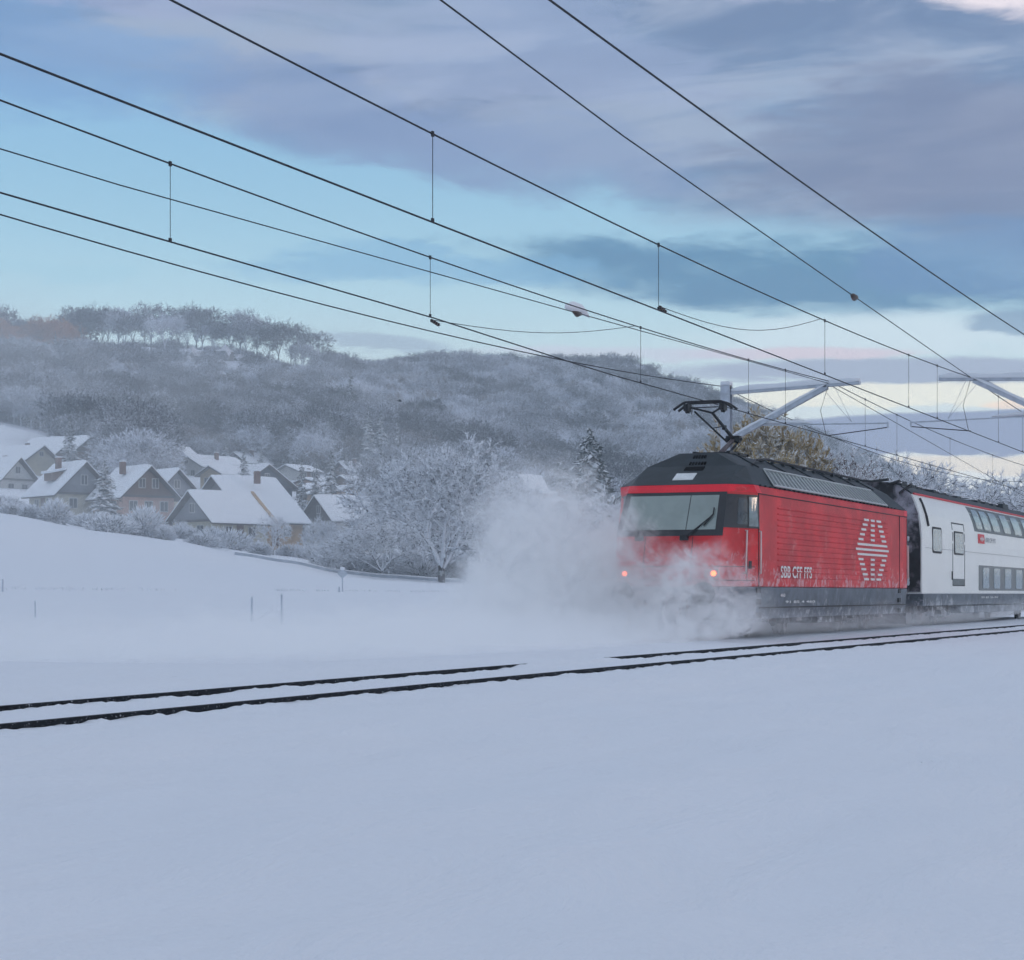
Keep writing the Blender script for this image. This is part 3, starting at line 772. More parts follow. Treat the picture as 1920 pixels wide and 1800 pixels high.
for k in range(14):
    s = CS0 + 1.0 + k * 1.3; b = MB()
    b.box((s, LC - rr.uniform(.45, .8), 3.9), (s + rr.uniform(.3, 1.1), LC + .6, 4.09 + rr.uniform(0, .10))); b.build('roof_box', M['black'], coach, bevel=.03)
    b = MB(); b.obox((s - .35, LC - .35, 4.13), (.25, 0, 0), (0, .3, 0), (0, 0, .02)); b.build('roof_snow', M['roofsnow'], coach, bevel=.025)
def cpoly(pts, off, b=None, th=.02):   # polygon given as (s, z) on the coach side
    b = b or MB(); P0 = []
    for s, z in pts:
        q = cside(z, off); P0.append(Vector((s, q.y, q.z)))
    n = len(P0); q2 = [p + Vector((0, th, 0)) for p in P0]
    b.add(P0 + q2, [tuple(range(n))] + [(i, (i + 1) % n, n + (i + 1) % n, n + i) for i in range(n)])
    return b
def rrect(s0, s1, z0, z1, r=.08, lean=0.0):
    pts = []
    for cx, cz, a0 in ((s1 - r, z1 - r, 0), (s0 + r, z1 - r, 90), (s0 + r, z0 + r, 180), (s1 - r, z0 + r, 270)):
        for k in range(4):
            a = math.radians(a0 + 30 * k); pts.append((cx + r * math.cos(a) - lean * ((cz + r * math.sin(a) - z0) / (z1 - z0)), cz + r * math.sin(a)))
    return pts
def pxs(px, D=12.0):
    return D / math.tan(TH - math.atan((px - 960) / F))
# upper deck windows on a dark band
xs = [(1827, 1845), (1842.5, 1860), (1857.5, 1877), (1879, 1897), (1898, 1917), (1918, 1937)]
s_ = pxs(1827.5, 12.05)
# curved band: build as strips so it follows the side
b = MB()
zz = [2.93, 3.0, 3.15, 3.35, 3.55, 3.70]
for i in range(5):
    z0, z1 = zz[i], zz[i + 1]; a0 = -.45 * (z0 - 2.93) / .77; a1 = -.45 * (z1 - 2.93) / .77
    p = [Vector((s_ - .15 + a0, *cside(z0, .006)[1:])), Vector((80.5, *cside(z0, .006)[1:])), Vector((80.5, *cside(z1, .006)[1:])), Vector((s_ - .15 + a1, *cside(z1, .006)[1:]))]
    b.add(p + [q + Vector((0, .03, 0)) for q in p], [(0, 1, 2, 3), (0, 4, 5, 1), (3, 2, 6, 7), (0, 3, 7, 4)])
b.build('window_band', M['grille'], coach)
def curved_window(s0, s1, z0, z1, lean, name, parent):
    for nm, g_, m_, o in (('frame', 0, M['band'], .012), (name, .05, M['coachglass'], .018)):
        b = MB(); N = 7; L = []; R = []
        a0, a1, y0, y1 = s0 + g_, s1 - g_, z0 + g_, z1 - g_
        for i in range(N):
            z = y0 + (y1 - y0) * i / (N - 1); r = .06 if i in (0, N - 1) else 0; l = -lean * (z - z0) / (z1 - z0)
            q = cside(z, o); L.append(Vector((a0 + l + r, q.y, q.z))); R.append(Vector((a1 + l - r, q.y, q.z)))
        vs = L + R + [p + Vector((0, .03, 0)) for p in L + R]
        f = [(i, N + i, N + i + 1, i + 1) for i in range(N - 1)] + [(i, i + 1, 2 * N + i + 1, 2 * N + i) for i in range(N - 1)] + [(N + i, 3 * N + i, 3 * N + i + 1, N + i + 1) for i in range(N - 1)]
        b.add(vs, f)
        if nm == 'frame': wf_ = b
        else:
            o_ = b.build(name, m_, parent); wf_.build('frame', M['band'], o_)
for a_, c_ in ((1830, 1842), (1844.5, 1858), (1861.5, 1875.5), (1882, 1895.5), (1902, 1916), (1922, 1936), (1941, 1954)):
    a, c = pxs(a_, 12.05), pxs(c_, 12.05); curved_window(a, c, 2.97, 3.67, .42, 'upper_window', coach)
# lower deck band and windows
s0 = pxs(1835, 12.0); b = cpoly(rrect(s0, 80.5, 1.05, 1.86, .06), .006); b.build('window_band', M['band'], coach)
for k in range(7):
    a = pxs(1842.5 + 20.7 * k); c = pxs(1854 + 20.7 * k); b = cpoly(rrect(a, c, 1.12, 1.79, .07), .014); b.build('lower_window', M['coachglass'], coach)
# vestibule window, door with window, end slit
a, c = pxs(1748), pxs(1766)
b = cpoly(rrect(a, c, 2.12, 2.88, .12), .010); o_ = b.build('frame_dummy', M['rubber'], coach); o_.name = 'vestibule_window'
b = cpoly(rrect(a + .07, c - .07, 2.18, 2.82, .1), .018); b.build('pane', M['coachglass'], o_)
a, c = pxs(1786), pxs(1809)
b = MB()
for s0_, s1_, z0, z1 in ((a, a + .06, 1.21, 2.46), (a, a + .06, 2.54, 2.80), (a, a + .06, 2.87, 3.1), (c - .06, c, 1.21, 2.46), (c - .06, c, 2.54, 2.80), (c - .06, c, 2.87, 3.1), (a, c, 3.06, 3.1), (a, c, 1.18, 1.21)):
    cpoly([(s0_, z0), (s1_, z0), (s1_, z1), (s0_, z1)], .006, b)
dr = b.build('door', M['rubber'], coach)
b = cpoly(rrect(a + .22, c - .22, 2.13, 2.84, .1), .016); wn = b.build('window', M['rubber'], dr)
b = cpoly(rrect(a + .30, c - .30, 2.18, 2.79, .08), .024); b.build('pane', M['coachglass'], wn)
b = cpoly([(a + .05, 1.21), (c - .05, 1.21), (c - .05, 1.40), (a + .05, 1.40)], .006); b.build('kick_plate', M['grille'], dr)
b = MB(); b.tube([(a - .28, LC - 1.44, 1.36), (a - .28, LC - 1.44, 1.62)], .015, 6); b.build('handle', M['rubber'], dr)
b = MB()
pts = [(57.55, 3.66), (57.6, 3.42), (57.68, 3.15), (57.76, 2.88)]
for (sa, za), (sb, zb) in zip(pts[:-1], pts[1:]):
    pa, pb = cside(za, .012), cside(zb, .012); b.tube([(sa - .0, pa.y, za), (sb, pb.y, zb)], .05, 6)
b.build('end_slit_window', M['rubber'], coach, smooth=True)
# logo
s0 = pxs(1834); s1 = pxs(1845.5)
b = cpoly([(s0, 2.56), (s1, 2.56), (s1, 2.86), (s0, 2.86)], .016); lg = b.build('logo', M['logored'], coach)
b = MB(); cx = (s0 + s1) / 2; y_ = cside(2.56, .034).y
b.box((cx - .16, y_, 2.695), (cx + .16, y_ + .01, 2.725)); b.box((cx - .03, y_ - .001, 2.63), (cx + .03, y_ + .009, 2.79))
b.prism([(cx + .14, y_, 2.64), (cx + .32, y_, 2.71), (cx + .14, y_, 2.78), (cx + .2, y_, 2.71)], (0, .01, 0)); b.prism([(cx - .14, y_, 2.64), (cx - .2, y_, 2.71), (cx - .14, y_, 2.78), (cx - .32, y_, 2.71)], (0, .01, 0))
b.build('arrows', M['decal'], lg)
lettering('SBB CFF FFS', s1 + .12, s1 + 1.9, 2.62, 2.77, cside(2.56, .034).y, M['logogrey'], coach)
lettering('50 85 26-94', s0 + .6, s0 + 3.6, .80, .86, LC - 1.395, M['plate'], coach, 'running_number')
b = MB(); b.box((CS0 + .5, LC - 1.41, 2.25), (80, LC - 1.395, 2.258)); b.build('seam', M['grille'], coach)
for sc in (60.4, 78.0):
    b = MB()
    for sd_ in (-1, 1):
        b.box((sc - 1.6, LC + sd_ * 1.1 - .06, .42), (sc + 1.6, LC + sd_ * 1.1 + .06, .56))
        for dx_ in (-1.2, 1.2): b.box((sc + dx_ - .2, LC + sd_ * 1.15 - .09, .3), (sc + dx_ + .2, LC + sd_ * 1.15 + .09, .6))
        b.tube([(sc - .4, LC + sd_ * 1.2, .36), (sc + .4, LC + sd_ * 1.2, .36)], .12, 10)
    b.box((sc - .3, LC - 1.04, .4), (sc + .3, LC + 1.04, .54))
    bo = b.build('bogie', M['dark'], coach)
    for dx_ in (-1.2, 1.2):
        for sd_ in (-1, 1):
            b = MB(); b.tube([(sc + dx_, LC + sd_ * .7, .44), (sc + dx_, LC + sd_ * .83, .44)], .44, 20); b.build('wheel', M['dark'], bo)
b = MB(); b.box((63, LC - 1.33, .34), (75, LC + 1.33, .58)); b.build('equipment_case', M['grey'], coach, bevel=.04)
for y in (-.86, .86):
    b = MB(); b.tube([(CS0, LC + y, .95), (CS0 - .5, LC + y, .95)], .09, 10); b.tube([(CS0 - .5, LC + y, .95), (CS0 - .55, LC + y, .95)], .22, 16); b.build('buffer', M['dark'], coach)
for k in range(9):
    z = rr.choice((rr.uniform(1.1, 1.7), rr.uniform(2.2, 3.0))); y = LC - rr.uniform(.85, 1.25); r_ = rr.uniform(.03, .09)
    bm = bmesh.new(); bmesh.ops.create_icosphere(bm, subdivisions=2, radius=1)
    for v in bm.verts: v.co *= 1 + .5 * mnoise.noise(v.co * 1.6 + Vector((k, 0, 0)))
    me = bpy.data.meshes.new('snow_lump'); bm.to_mesh(me); bm.free(); me.materials.append(M['roofsnow'])
    o = bpy.data.objects.new('snow_lump', me); COL.objects.link(o); o.parent = coach; o.location = (CS0 - .06 - 69, y - LC, z); o.scale = (r_ * .4, r_ * .7, r_ * 1.2)

# ------------------------------------------------------------------ catenary
MS = 52.0
def mess_z(s): u = ((s - 27) % 50 + 50) % 50; u = u - 50 if u > 25 else u; return 6.02 + .43 * (u / 25) ** 2
def mess_z2(s): return mess_z(s) + .06
def wire(name, pts, r, label, cat='wire', m_='wire', group=None):
    b = MB(); b.tube(pts, r, 5); o = b.build(name, M[m_], None, smooth=True); return tag(o, label, cat, group)
for D, mz, who, side in ((9.72, mess_z, 'nearer', -1), (13.4, mess_z2, 'farther', 1)):
    nm = 'near' if side == -1 else 'locomotive'
    c = thing('overhead_line', {'near': 'overhead line of the empty nearer track, running highest across the sky to the right-hand arm',
                                'locomotive': 'overhead line of the locomotive track, running down to the pantograph and left arm'}[nm], 'overhead line', (0, D, 0))
    stag = lambda s: 0.0
    b = MB(); b.tube([(s, D + stag(s), CW + (.10 if abs(D - 13.4) < .1 and s < 35 else 0) * min(1, (35 - s) / 7)) for s in range(-8, 150, 2)], .0115, 5); b.build('contact_wire', M['wire'], c, smooth=True)
    b = MB(); b.tube([(s, D, mz(s)) for s in range(-8, 150, 2)], .0115, 5); b.build('messenger_wire', M['wire'], c, smooth=True)
    for s in (4, 12, 20.3 if side == -1 else 20.7, 27.9, 37.4, 44.7, 47.8, 56, 60, 68, 76, 84, 92, 98, 106, 114, 122):
        zc = CW + (.10 if side == 1 and s < 35 else 0) * min(1, max(0, (35 - s) / 7))
        b = MB(); b.tube([(s, D + stag(s), zc), (s, D, mz(s))], .0045 if s < 90 else .008, 5)
        b.obox((s, D + stag(s), zc + .02), (.02, 0, 0), (0, .012, 0), (0, 0, .025)); b.obox((s, D, mz(s)), (.02, 0, 0), (0, .012, 0), (0, 0, .03))
        b.build('dropper', M['cable'], c)
    # current jumper between contact wire and messenger
    a = 27.9; e = 37.1; pts = []
    for k in range(13):
        t = k / 12; z = (CW + .06) * (1 - t) + mz(e) * t - .28 * math.sin(math.pi * t) * (1.0 if side == -1 else .6)
        pts.append((a + (e - a) * t, D + stag(a) * (1 - t), z))
    b = MB(); b.tube(pts, .006, 5); b.build('jumper_wire', M['cable'], c, smooth=True)
    b = MB(); 
    for k in range(4): b.tube([(a + .05 + .07 * k, D, CW + .05 - .01 * k), (a + .09 + .07 * k, D, CW + .05 - .01 * k)], .028, 8)
    b.build('clamp', M['insul'], c)
    # tensioned side wire with insulator, coming off the arm
    w = thing('anchor_wire', {'near': 'steep wire with a small dark insulator, reaching the tip of the right-hand arm',
                             'locomotive': 'lone wire carrying a snow-capped insulator in front of the sky above the hill'}[nm], 'wire', (MS, D, 6.4))
    dirD = side * .0544
    for t_, sgn in (('a', -1), ('b', 1)):
        pts = []
        for k in range(0, 31):
            ds = k * 2.0; s = MS + sgn * ds
            z = (6.45 - .22 * (1 - abs(1 - ds / 30)) * 1.0) if sgn == -1 else 6.42 - .85 * (1 - abs(1 - ds / 60)) * 1.2
            pts.append((s, D + dirD * ds, z))
        b = MB(); b.tube(pts, .0095, 5); b.build('wire', M['wire'], w, smooth=True)
    ds = 15.8; p = Vector((MS - ds, D + dirD * ds, 6.45 - .22 * ds / 30)); b = MB()
    b.tube([p + Vector((-.24, 0, .0)), p + Vector((-.1, 0, 0)), p + Vector((0, 0, -.02)), p + Vector((.1, 0, 0)), p + Vector((.24, 0, 0))], [.015, .05, .06, .05, .015], 10)
    b.build('insulator', M['insul'], w, smooth=True)
    if side == 1:
        b = MB(); N = 12; vs = []
        b.tube([p + Vector((-.62, 0, .02)), p + Vector((-.5, 0, .06)), p + Vector((-.22, 0, .10)), p + Vector((.12, 0, .10)), p + Vector((.42, 0, .05)), p + Vector((.62, 0, .0))], [.015, .06, .095, .09, .055, .015], 12)
        b.build('snow_cap', M['roofsnow'], w, smooth=True)
# return wires on the mast tops
for D, label in ((16.35, 'lowest wire at left, sagging along the outside of the far tracks to the mast top'), (6.7, 'outermost wire, crossing the upper right corner of the sky')):
    pts = []
    for s in range(-8, 150, 2):
        u = ((s - 27) % 50 + 50) % 50; u = u - 50 if u > 25 else u; z = (5.78 + .72 * (u / 25) ** 2) if D > 10 else (6.08 + .25 * (u / 25) ** 2)
        pts.append((s, D, z))
    wire('return_wire', pts, .0115, label)
# masts
def beam(b, p0, p1, h, w, snow=None):
    p0, p1 = Vector(p0), Vector(p1); d = (p1 - p0); L = d.length; d.normalize(); a = d.cross(UP).normalized(); u = a.cross(d)
    b.obox((p0 + p1) / 2, d * L / 2, a * w / 2, u * h / 2)
    if snow is not None:
        n = 14; pts = []; 
        for k in range(n + 1):
            t = k / n; e = min(1, k / 1.2, (n - k) / 1.2); hh = snow * (.8 + .3 * mnoise.noise(Vector((t * 4, p0.x, p0.y)))) * (.55 + .45 * e)
            pts.append((p0.lerp(p1, t) + u * h / 2, hh))
        vs = []
        for q, hh in pts: vs += [q - a * w * .55 + u * .002, q - a * w * .5 + UP * hh * .75, q + UP * hh, q + a * w * .5 + UP * hh * .75, q + a * w * .55 + u * .002]
        fs = [(i * 5 + j, i * 5 + j + 1, (i + 1) * 5 + j + 1, (i + 1) * 5 + j) for i in range(n) for j in range(4)] + [(4, 3, 2, 1, 0), tuple(n * 5 + j for j in range(5))]
        sb = MB(); sb.add(vs, fs); return sb
def mast(s, side, label):
    D = 16.2 if side == 1 else 6.9
    sg = -1 if side == 1 else 1        # direction of the arm
    gz = H(s, D) - .3
    m_ = thing('catenary_mast', label, 'mast', (s, D, 0), 'overhead line masts')
    b = MB(); w = .13
    b.box((s - w, D - w, gz), (s - w + .02, D + w, 6.5)); b.box((s + w - .02, D - w, gz), (s + w, D + w, 6.5)); b.box((s - w + .02, D - .01, gz), (s + w - .02, D + .01, 6.5))
    b.build('post', M['steel'], m_)
    b = MB(); b.obox((s, D, 6.56), (w + .01, 0, 0), (0, w + .01, 0), (0, 0, .06)); b.build('snow_cap', M['roofsnow'], m_, bevel=.04)
    b = MB(); b.tube([(s, D - .05, 6.42), (s, D - .05, 6.6)], .07, 10); b.build('insulator', M['insul'], m_)
    tip = D + sg * 3.62; r0 = (s, D + sg * w, 6.30); r1 = (s, tip, 6.43)
    b = MB(); sn = beam(b, r0, r1, .07, .16, .19); ar = b.build('arm', M['steel'], m_); sn.build('snow_ridge', M['roofsnow'], ar, smooth=True)
    b = MB(); sn = beam(b, (s, D + sg * w, 5.05), (s, D + sg * 2.75, 6.36),   .11, .16, .11); st = b.build('strut', M['steel'], m_); sn.build('snow_ridge', M['roofsnow'], st, smooth=True)
    b = MB(); a = 1.55; sn = beam(b, (s, D + sg * .9, 5.42), (s, D + sg * 4.35, 5.36), .035, .04, None); b.obox((s, D + sg * 4.35, 5.32), (.03, 0, 0), (0, .02, 0), (0, 0, .08)); rt = b.build('registration_tube', M['steel'], m_)
    b = MB(); b.tube([(s, D + sg * 1.0, 5.47), (s, D + sg * 1.3, 5.50), (s, D + sg * 2.0, 5.46), (s, D + sg * 2.3, 5.44)], [.03, .06, .05, .01], 8); b.build('snow_ridge', M['roofsnow'], rt, smooth=True)
    cD = 13.4 if side == 1 else 9.72
    b = MB(); b.tube([(s, D + sg * 4.33, 5.25), (s, cD, CW + .02)], .014, 6); b.build('steady_arm', M['cable'], m_)
    for y in (2.6, 2.95):
        b = MB(); b.tube([(s, D + sg * y, 6.36), (s, D + sg * 3.4, 5.42)], .005, 5); b.build('stay', M['wirefrost'], m_)
    b = MB(); b.tube([(s, cD, 6.43), (s - .3, cD, 6.2), (s - .5, cD + .1, 5.7), (s - .3, cD, CW)], .007, 5); b.build('stay', M['cable'], m_)
    return m_
mast(MS, 1, 'left-hand overhead line mast behind the locomotive, its snow-topped arm pointing right')
mast(MS, -1, 'right-hand overhead line mast, only its snow-topped arm and strut showing at the picture edge')
mast(MS + 50, 1, 'distant overhead line mast beyond the white coach, on the locomotive side')

exec_parts = True
# ------------------------------------------------------------------ houses
def hm(name, c, **k):
    M[name] = mat(name, c, .8, 0, .12, 1.5, **k)
hm('w_cream', (.42, .39, .30)); hm('w_white', (.50, .50, .48)); hm('w_pink', (.46, .30, .24)); hm('w_tan', (.44, .30, .18)); hm('w_grey', (.20, .21, .23))
hm('w_slate', (.045, .06, .075)); hm('w_brown', (.15, .095, .07)); hm('w_board', (.075, .07, .068)); hm('w_yellow', (.48, .38, .22)); hm('w_green', (.20, .23, .15))
hm('window_frame', (.55, .55, .53)); M['housepane'] = mat('house_pane', (.05, .06, .07), .15, 0, .2, 2); hm('eave_wood', (.07, .06, .055)); hm('tile', (.09, .06, .05)); hm('brick', (.16, .09, .07))
def house(ax, ay, hw, drop, rl, wall, Z, wm, label, alpha=40, gable=None, win=2, chim=0, dormer=False, parapet=False, over=.45, thick=.28):
    m_ = Z / F; al = math.radians(alpha); sg = 1 if rl > 0 else -1
    gx, gy = ground_pt(ax, Z); apex = CAMZ + (1113 - ay) * m_
    Wd = 2 * hw * m_ / math.cos(al); L = abs(rl) * m_ / math.sin(al); dr = drop * m_; wh = wall * m_
    n = -FWD * math.cos(al) + RGT * (math.sin(al) * sg); n.normalize()           # gable faces n
    rd = -n; a = Vector((-n.y, n.x, 0))                                          # a = along the gable
    o = Vector((gx, gy, 0)); base = min(apex - dr - wh, min(H(*(o + a * k * Wd / 2 + rd * j * L)[:2]) for k in (-1, 1) for j in (0, 1)) )
    base -= .6
    eave = apex - dr
    h = thing('house', label, 'house', (gx, gy, max(base, eave - wh)), 'snow-covered village houses')
    def W_(p, q, z): v = o + a * p + rd * q; return Vector((v.x, v.y, z))
    wi = Wd / 2 * .93
    # walls
    b = MB(); P0 = [W_(-wi, .3, base), W_(wi, .3, base), W_(wi, L - .3, base), W_(-wi, L - .3, base)]
    T0 = [W_(-wi, .3, eave), W_(wi, .3, eave), W_(wi, L - .3, eave), W_(-wi, L - .3, eave)]
    b.add(P0 + T0, [(0, 1, 5, 4), (1, 2, 6, 5), (2, 3, 7, 6), (3, 0, 4, 7), (0, 3, 2, 1), (4, 5, 6, 7)])
    b.build('wall', M[wm], h)
    for q, q2 in ((.3, .34), (L - .34, L - .3)):
        b = MB(); b.prism([W_(-wi, q, eave + .01), W_(wi, q, eave + .01), W_(0, q, apex - .12 * dr)], rd * (q2 - q)); b.build('gable_wall', M[gable or wm], h)
    # roof slabs + snow
    for s_ in (-1, 1):
        e0 = Wd / 2 + over; ez = eave - dr * over / (Wd / 2)
        b = MB(); tk = .16
        b.prism([W_(0, -over, apex - .02), W_(s_ * e0, -over, ez), W_(s_ * e0, -over, ez - tk), W_(0, -over, apex - tk)], rd * (L + 2 * over)); rf = b.build('roof', M['eave_wood'], h)
        b = MB(); N = 8; K = 5; vs = []
        for i in range(N + 1):
            for j in range(K + 1):
                t = j / K; q = -over + (L + 2 * over) * i / N
                th = thick * (1 + .35 * mnoise.noise(Vector((gx + i * .9, j * .8, ay)))) * (.6 if i in (0, N) else 1) * (.6 if j == K else 1)
                vs.append(W_(s_ * e0 * t * 1.01, q, apex + (ez - apex) * t + th))
        nn = len(vs); bt = [W_(s_ * e0 * t * 1.01, q, apex + (ez - apex) * t + .004) for q in (-over, L + over) for t in (0, 1)]
        fs = [(i * (K + 1) + j, i * (K + 1) + j + 1, (i + 1) * (K + 1) + j + 1, (i + 1) * (K + 1) + j) for i in range(N) for j in range(K)]
        fs += [tuple(range(K + 1)) + (nn + 1, nn), tuple(N * (K + 1) + j for j in range(K + 1)) + (nn + 3, nn + 2), tuple(i * (K + 1) + K for i in range(N + 1)) + (nn + 3, nn + 1)]
        b.add(vs + bt, fs); b.build('roof_snow', M['roofsnow'], rf, smooth=False)
    # windows on the gable and on the side towards the camera
    def window(c, ex, nrm, w, hh):
        b = MB(); b.obox(c + nrm * .03, ex * (w / 2 + .08), nrm * .035, UP * (hh / 2 + .08)); fr = b.build('window', M['window_frame'], h)
        b = MB(); b.obox(c + nrm * .055, ex * w / 2, nrm * .02, UP * hh / 2); b.build('pane', M['housepane'], fr)
        b = MB(); b.obox(c + nrm * .078, ex * .03, nrm * .012, UP * hh / 2); b.build('mullion', M['window_frame'], fr)
    hh = min(1.2, dr * .3)
    if dr > 2.2:
        for k in ((-.12, .12) if win > 2 else (0,)): window(W_(k * Wd, .3, eave + dr * .42), a, n, .8, hh)
    if wh > 1.8:
        for k in range(win):
            p = (k - (win - 1) / 2) * Wd / (win + .6); window(W_(p, .3, eave - min(wh, 2.6) * .5), a, n, 1.0, 1.15)
    sd_ = a * (1 if a.dot(-FWD) > 0 else -1); ss = 1 if a.dot(-FWD) > 0 else -1
    if wh > 1.5:
        for k in (.3, .7): window(W_(ss * wi, L * k, eave - min(wh, 2.4) * .55), rd, sd_, 1.0, 1.1)
        b = MB(); c = W_(ss * wi, L * .5, max(base, eave - wh) + 1.1); b.obox(c + sd_ * .03, rd * .5, sd_ * .04, UP * 1.05); b.build('door', M['w_brown'], h)
    if dr > 2.5:   # balcony board across the gable
        b = MB(); b.obox(W_(0, .18, eave - .1), a * wi, n * .12, UP * .12); b.build('balcony', M['w_board'], h)
    if chim:
        c = W_(chim * Wd * .2, L * .5, apex - .1); b = MB(); b.obox(c, a * .3, n * .3, UP * .75); ch = b.build('chimney', M['brick'], h)
        b = MB(); b.obox(c + UP * .83, a * .34, n * .34, UP * .08); b.build('snow_cap', M['roofsnow'], ch, bevel=.05)
    if parapet:
        b = MB(); e0 = ss * (Wd / 2 + over); ez = eave - dr * over / (Wd / 2)
        b.prism([W_(0, L + .3, apex + .35), W_(e0, L + .3, ez + .45), W_(e0, L + .3, ez - .5), W_(0, L + .3, apex - .6)], rd * .45); b.build('parapet', M['w_tan'], h)
    if dormer:
        c = W_(ss * Wd * .27, L * .45, apex - dr * .45); b = MB()
        b.obox(c + sd_ * .2, rd * 1.0, sd_ * .9, UP * .55); b.build('dormer', M['w_brown'], h)
        b = MB(); b.obox(c + sd_ * .3 + UP * .7, rd * 1.2, sd_ * 1.15 + UP * -.25, UP * .14); b.build('dormer_snow', M['roofsnow'], h, bevel=.05)
    return h
house(160, 866, 46, 58, 78, 42, 250, 'w_cream', 'cream house with a dormer and grey gable, left of the snowy fir', gable='w_grey', chim=-1, dormer=True, win=2)
house(281, 874, 45, 55, 78, 50, 246, 'w_pink', 'house with pinkish walls under a dark brown steep gable', gable='w_brown', win=3, chim=-1)
house(334, 880, 38, 48, 52, 45, 275, 'w_cream', 'small steep house squeezed behind the pink-walled gable', gable='w_grey')
house(357, 921, 46, 54, -95, 40, 232, 'w_cream', 'front house with wide white roof, gable half lost in mist', gable='w_grey', win=2, parapet=True)
house(401, 893, 74, 84, -100, 48, 247, 'w_tan', 'largest house, long snow roof falling to tan walls', gable='w_board', alpha=48, chim=1)
house(503, 871, 46, 40, 42, 22, 325, 'w_slate', 'dark slate-blue house with one small gable window', win=1)
house(594, 930, 34, 44, -112, 45, 258, 'w_white', 'house with dark left gable behind the frosted trees, broad roof', gable='w_board', alpha=52)
house(664, 911, 36, 13, 62, 24, 300, 'w_tan', 'low orange-tan house with almost flat snowy roof')
house(348, 853, 35, 22, -78, 26, 385, 'w_white', 'pale upper house with twin gable windows', win=2, chim=1)
house(394, 874, 26, 15, -72, 26, 335, 'w_yellow', 'small yellow-cream gable below the pale upper house')
house(300, 836, 26, 22, -44, 14, 410, 'w_slate', 'house with dark gable at the foot of the misty trees')
house(170, 818, 22, 28, 122, 12, 385, 'w_brown', 'long house with dark gable end behind the tall fir on the left', alpha=62)
house(80, 836, 22, 26, 96, 18, 325, 'w_cream', 'long-roofed house at the left edge, upper of two', alpha=60, chim=1)
house(36, 858, 24, 40, 88, 42, 285, 'w_white', 'white-walled house cut by the left edge of the picture', alpha=58)
house(637, 866, 24, 26, -34, 16, 420, 'w_brown', 'small upper house right of three tall firs', chim=1)
house(687, 875, 11, 14, -24, 10, 430, 'w_board', 'tiny dark shed highest at the wood edge beside the big tree')
house(537, 872, 24, 11, -38, 16, 390, 'w_white', 'low pale house behind the dark slate gable')
house(612, 906, 20, 10, 44, 22, 330, 'w_grey', 'flat-roofed grey annex left of the orange-tan house')
house(572, 897, 30, 10, -40, 16, 350, 'w_pink', 'low house between the slate house and the firs')
house(440, 848, 26, 20, -40, 14, 430, 'w_slate', 'highest house with snowy roof above the pale gables', chim=1)
house(978, 893, 40, 88, -34, 30, 238, 'w_white', 'steep white roof showing through the snow dust left of the locomotive', dormer=True, alpha=48)
house(1052, 938, 22, 8, 30, 18, 228, 'w_grey', 'garage with flat snowy roof left of the locomotive')
house(112, 842, 20, 24, 50, 20, 345, 'w_brown', 'brown-walled house between the long-roofed houses and the tall fir', alpha=50)
house(225, 862, 24, 24, 40, 18, 330, 'w_board', 'dark timber house peeping above the pink-walled gable')
house(250, 842, 20, 18, -36, 14, 380, 'w_grey', 'small grey house under the misty trees left of the pale upper house')
house(468, 872, 20, 12, 44, 14, 360, 'w_tan', 'low tan house just left of the dark slate gable')
house(640, 892, 22, 14, -44, 16, 345, 'w_brown', 'brown house between the three firs and the big tree')
house(20, 806, 34, 10, 40, 16, 440, 'w_green', 'greenish barn on the white slope at upper left')

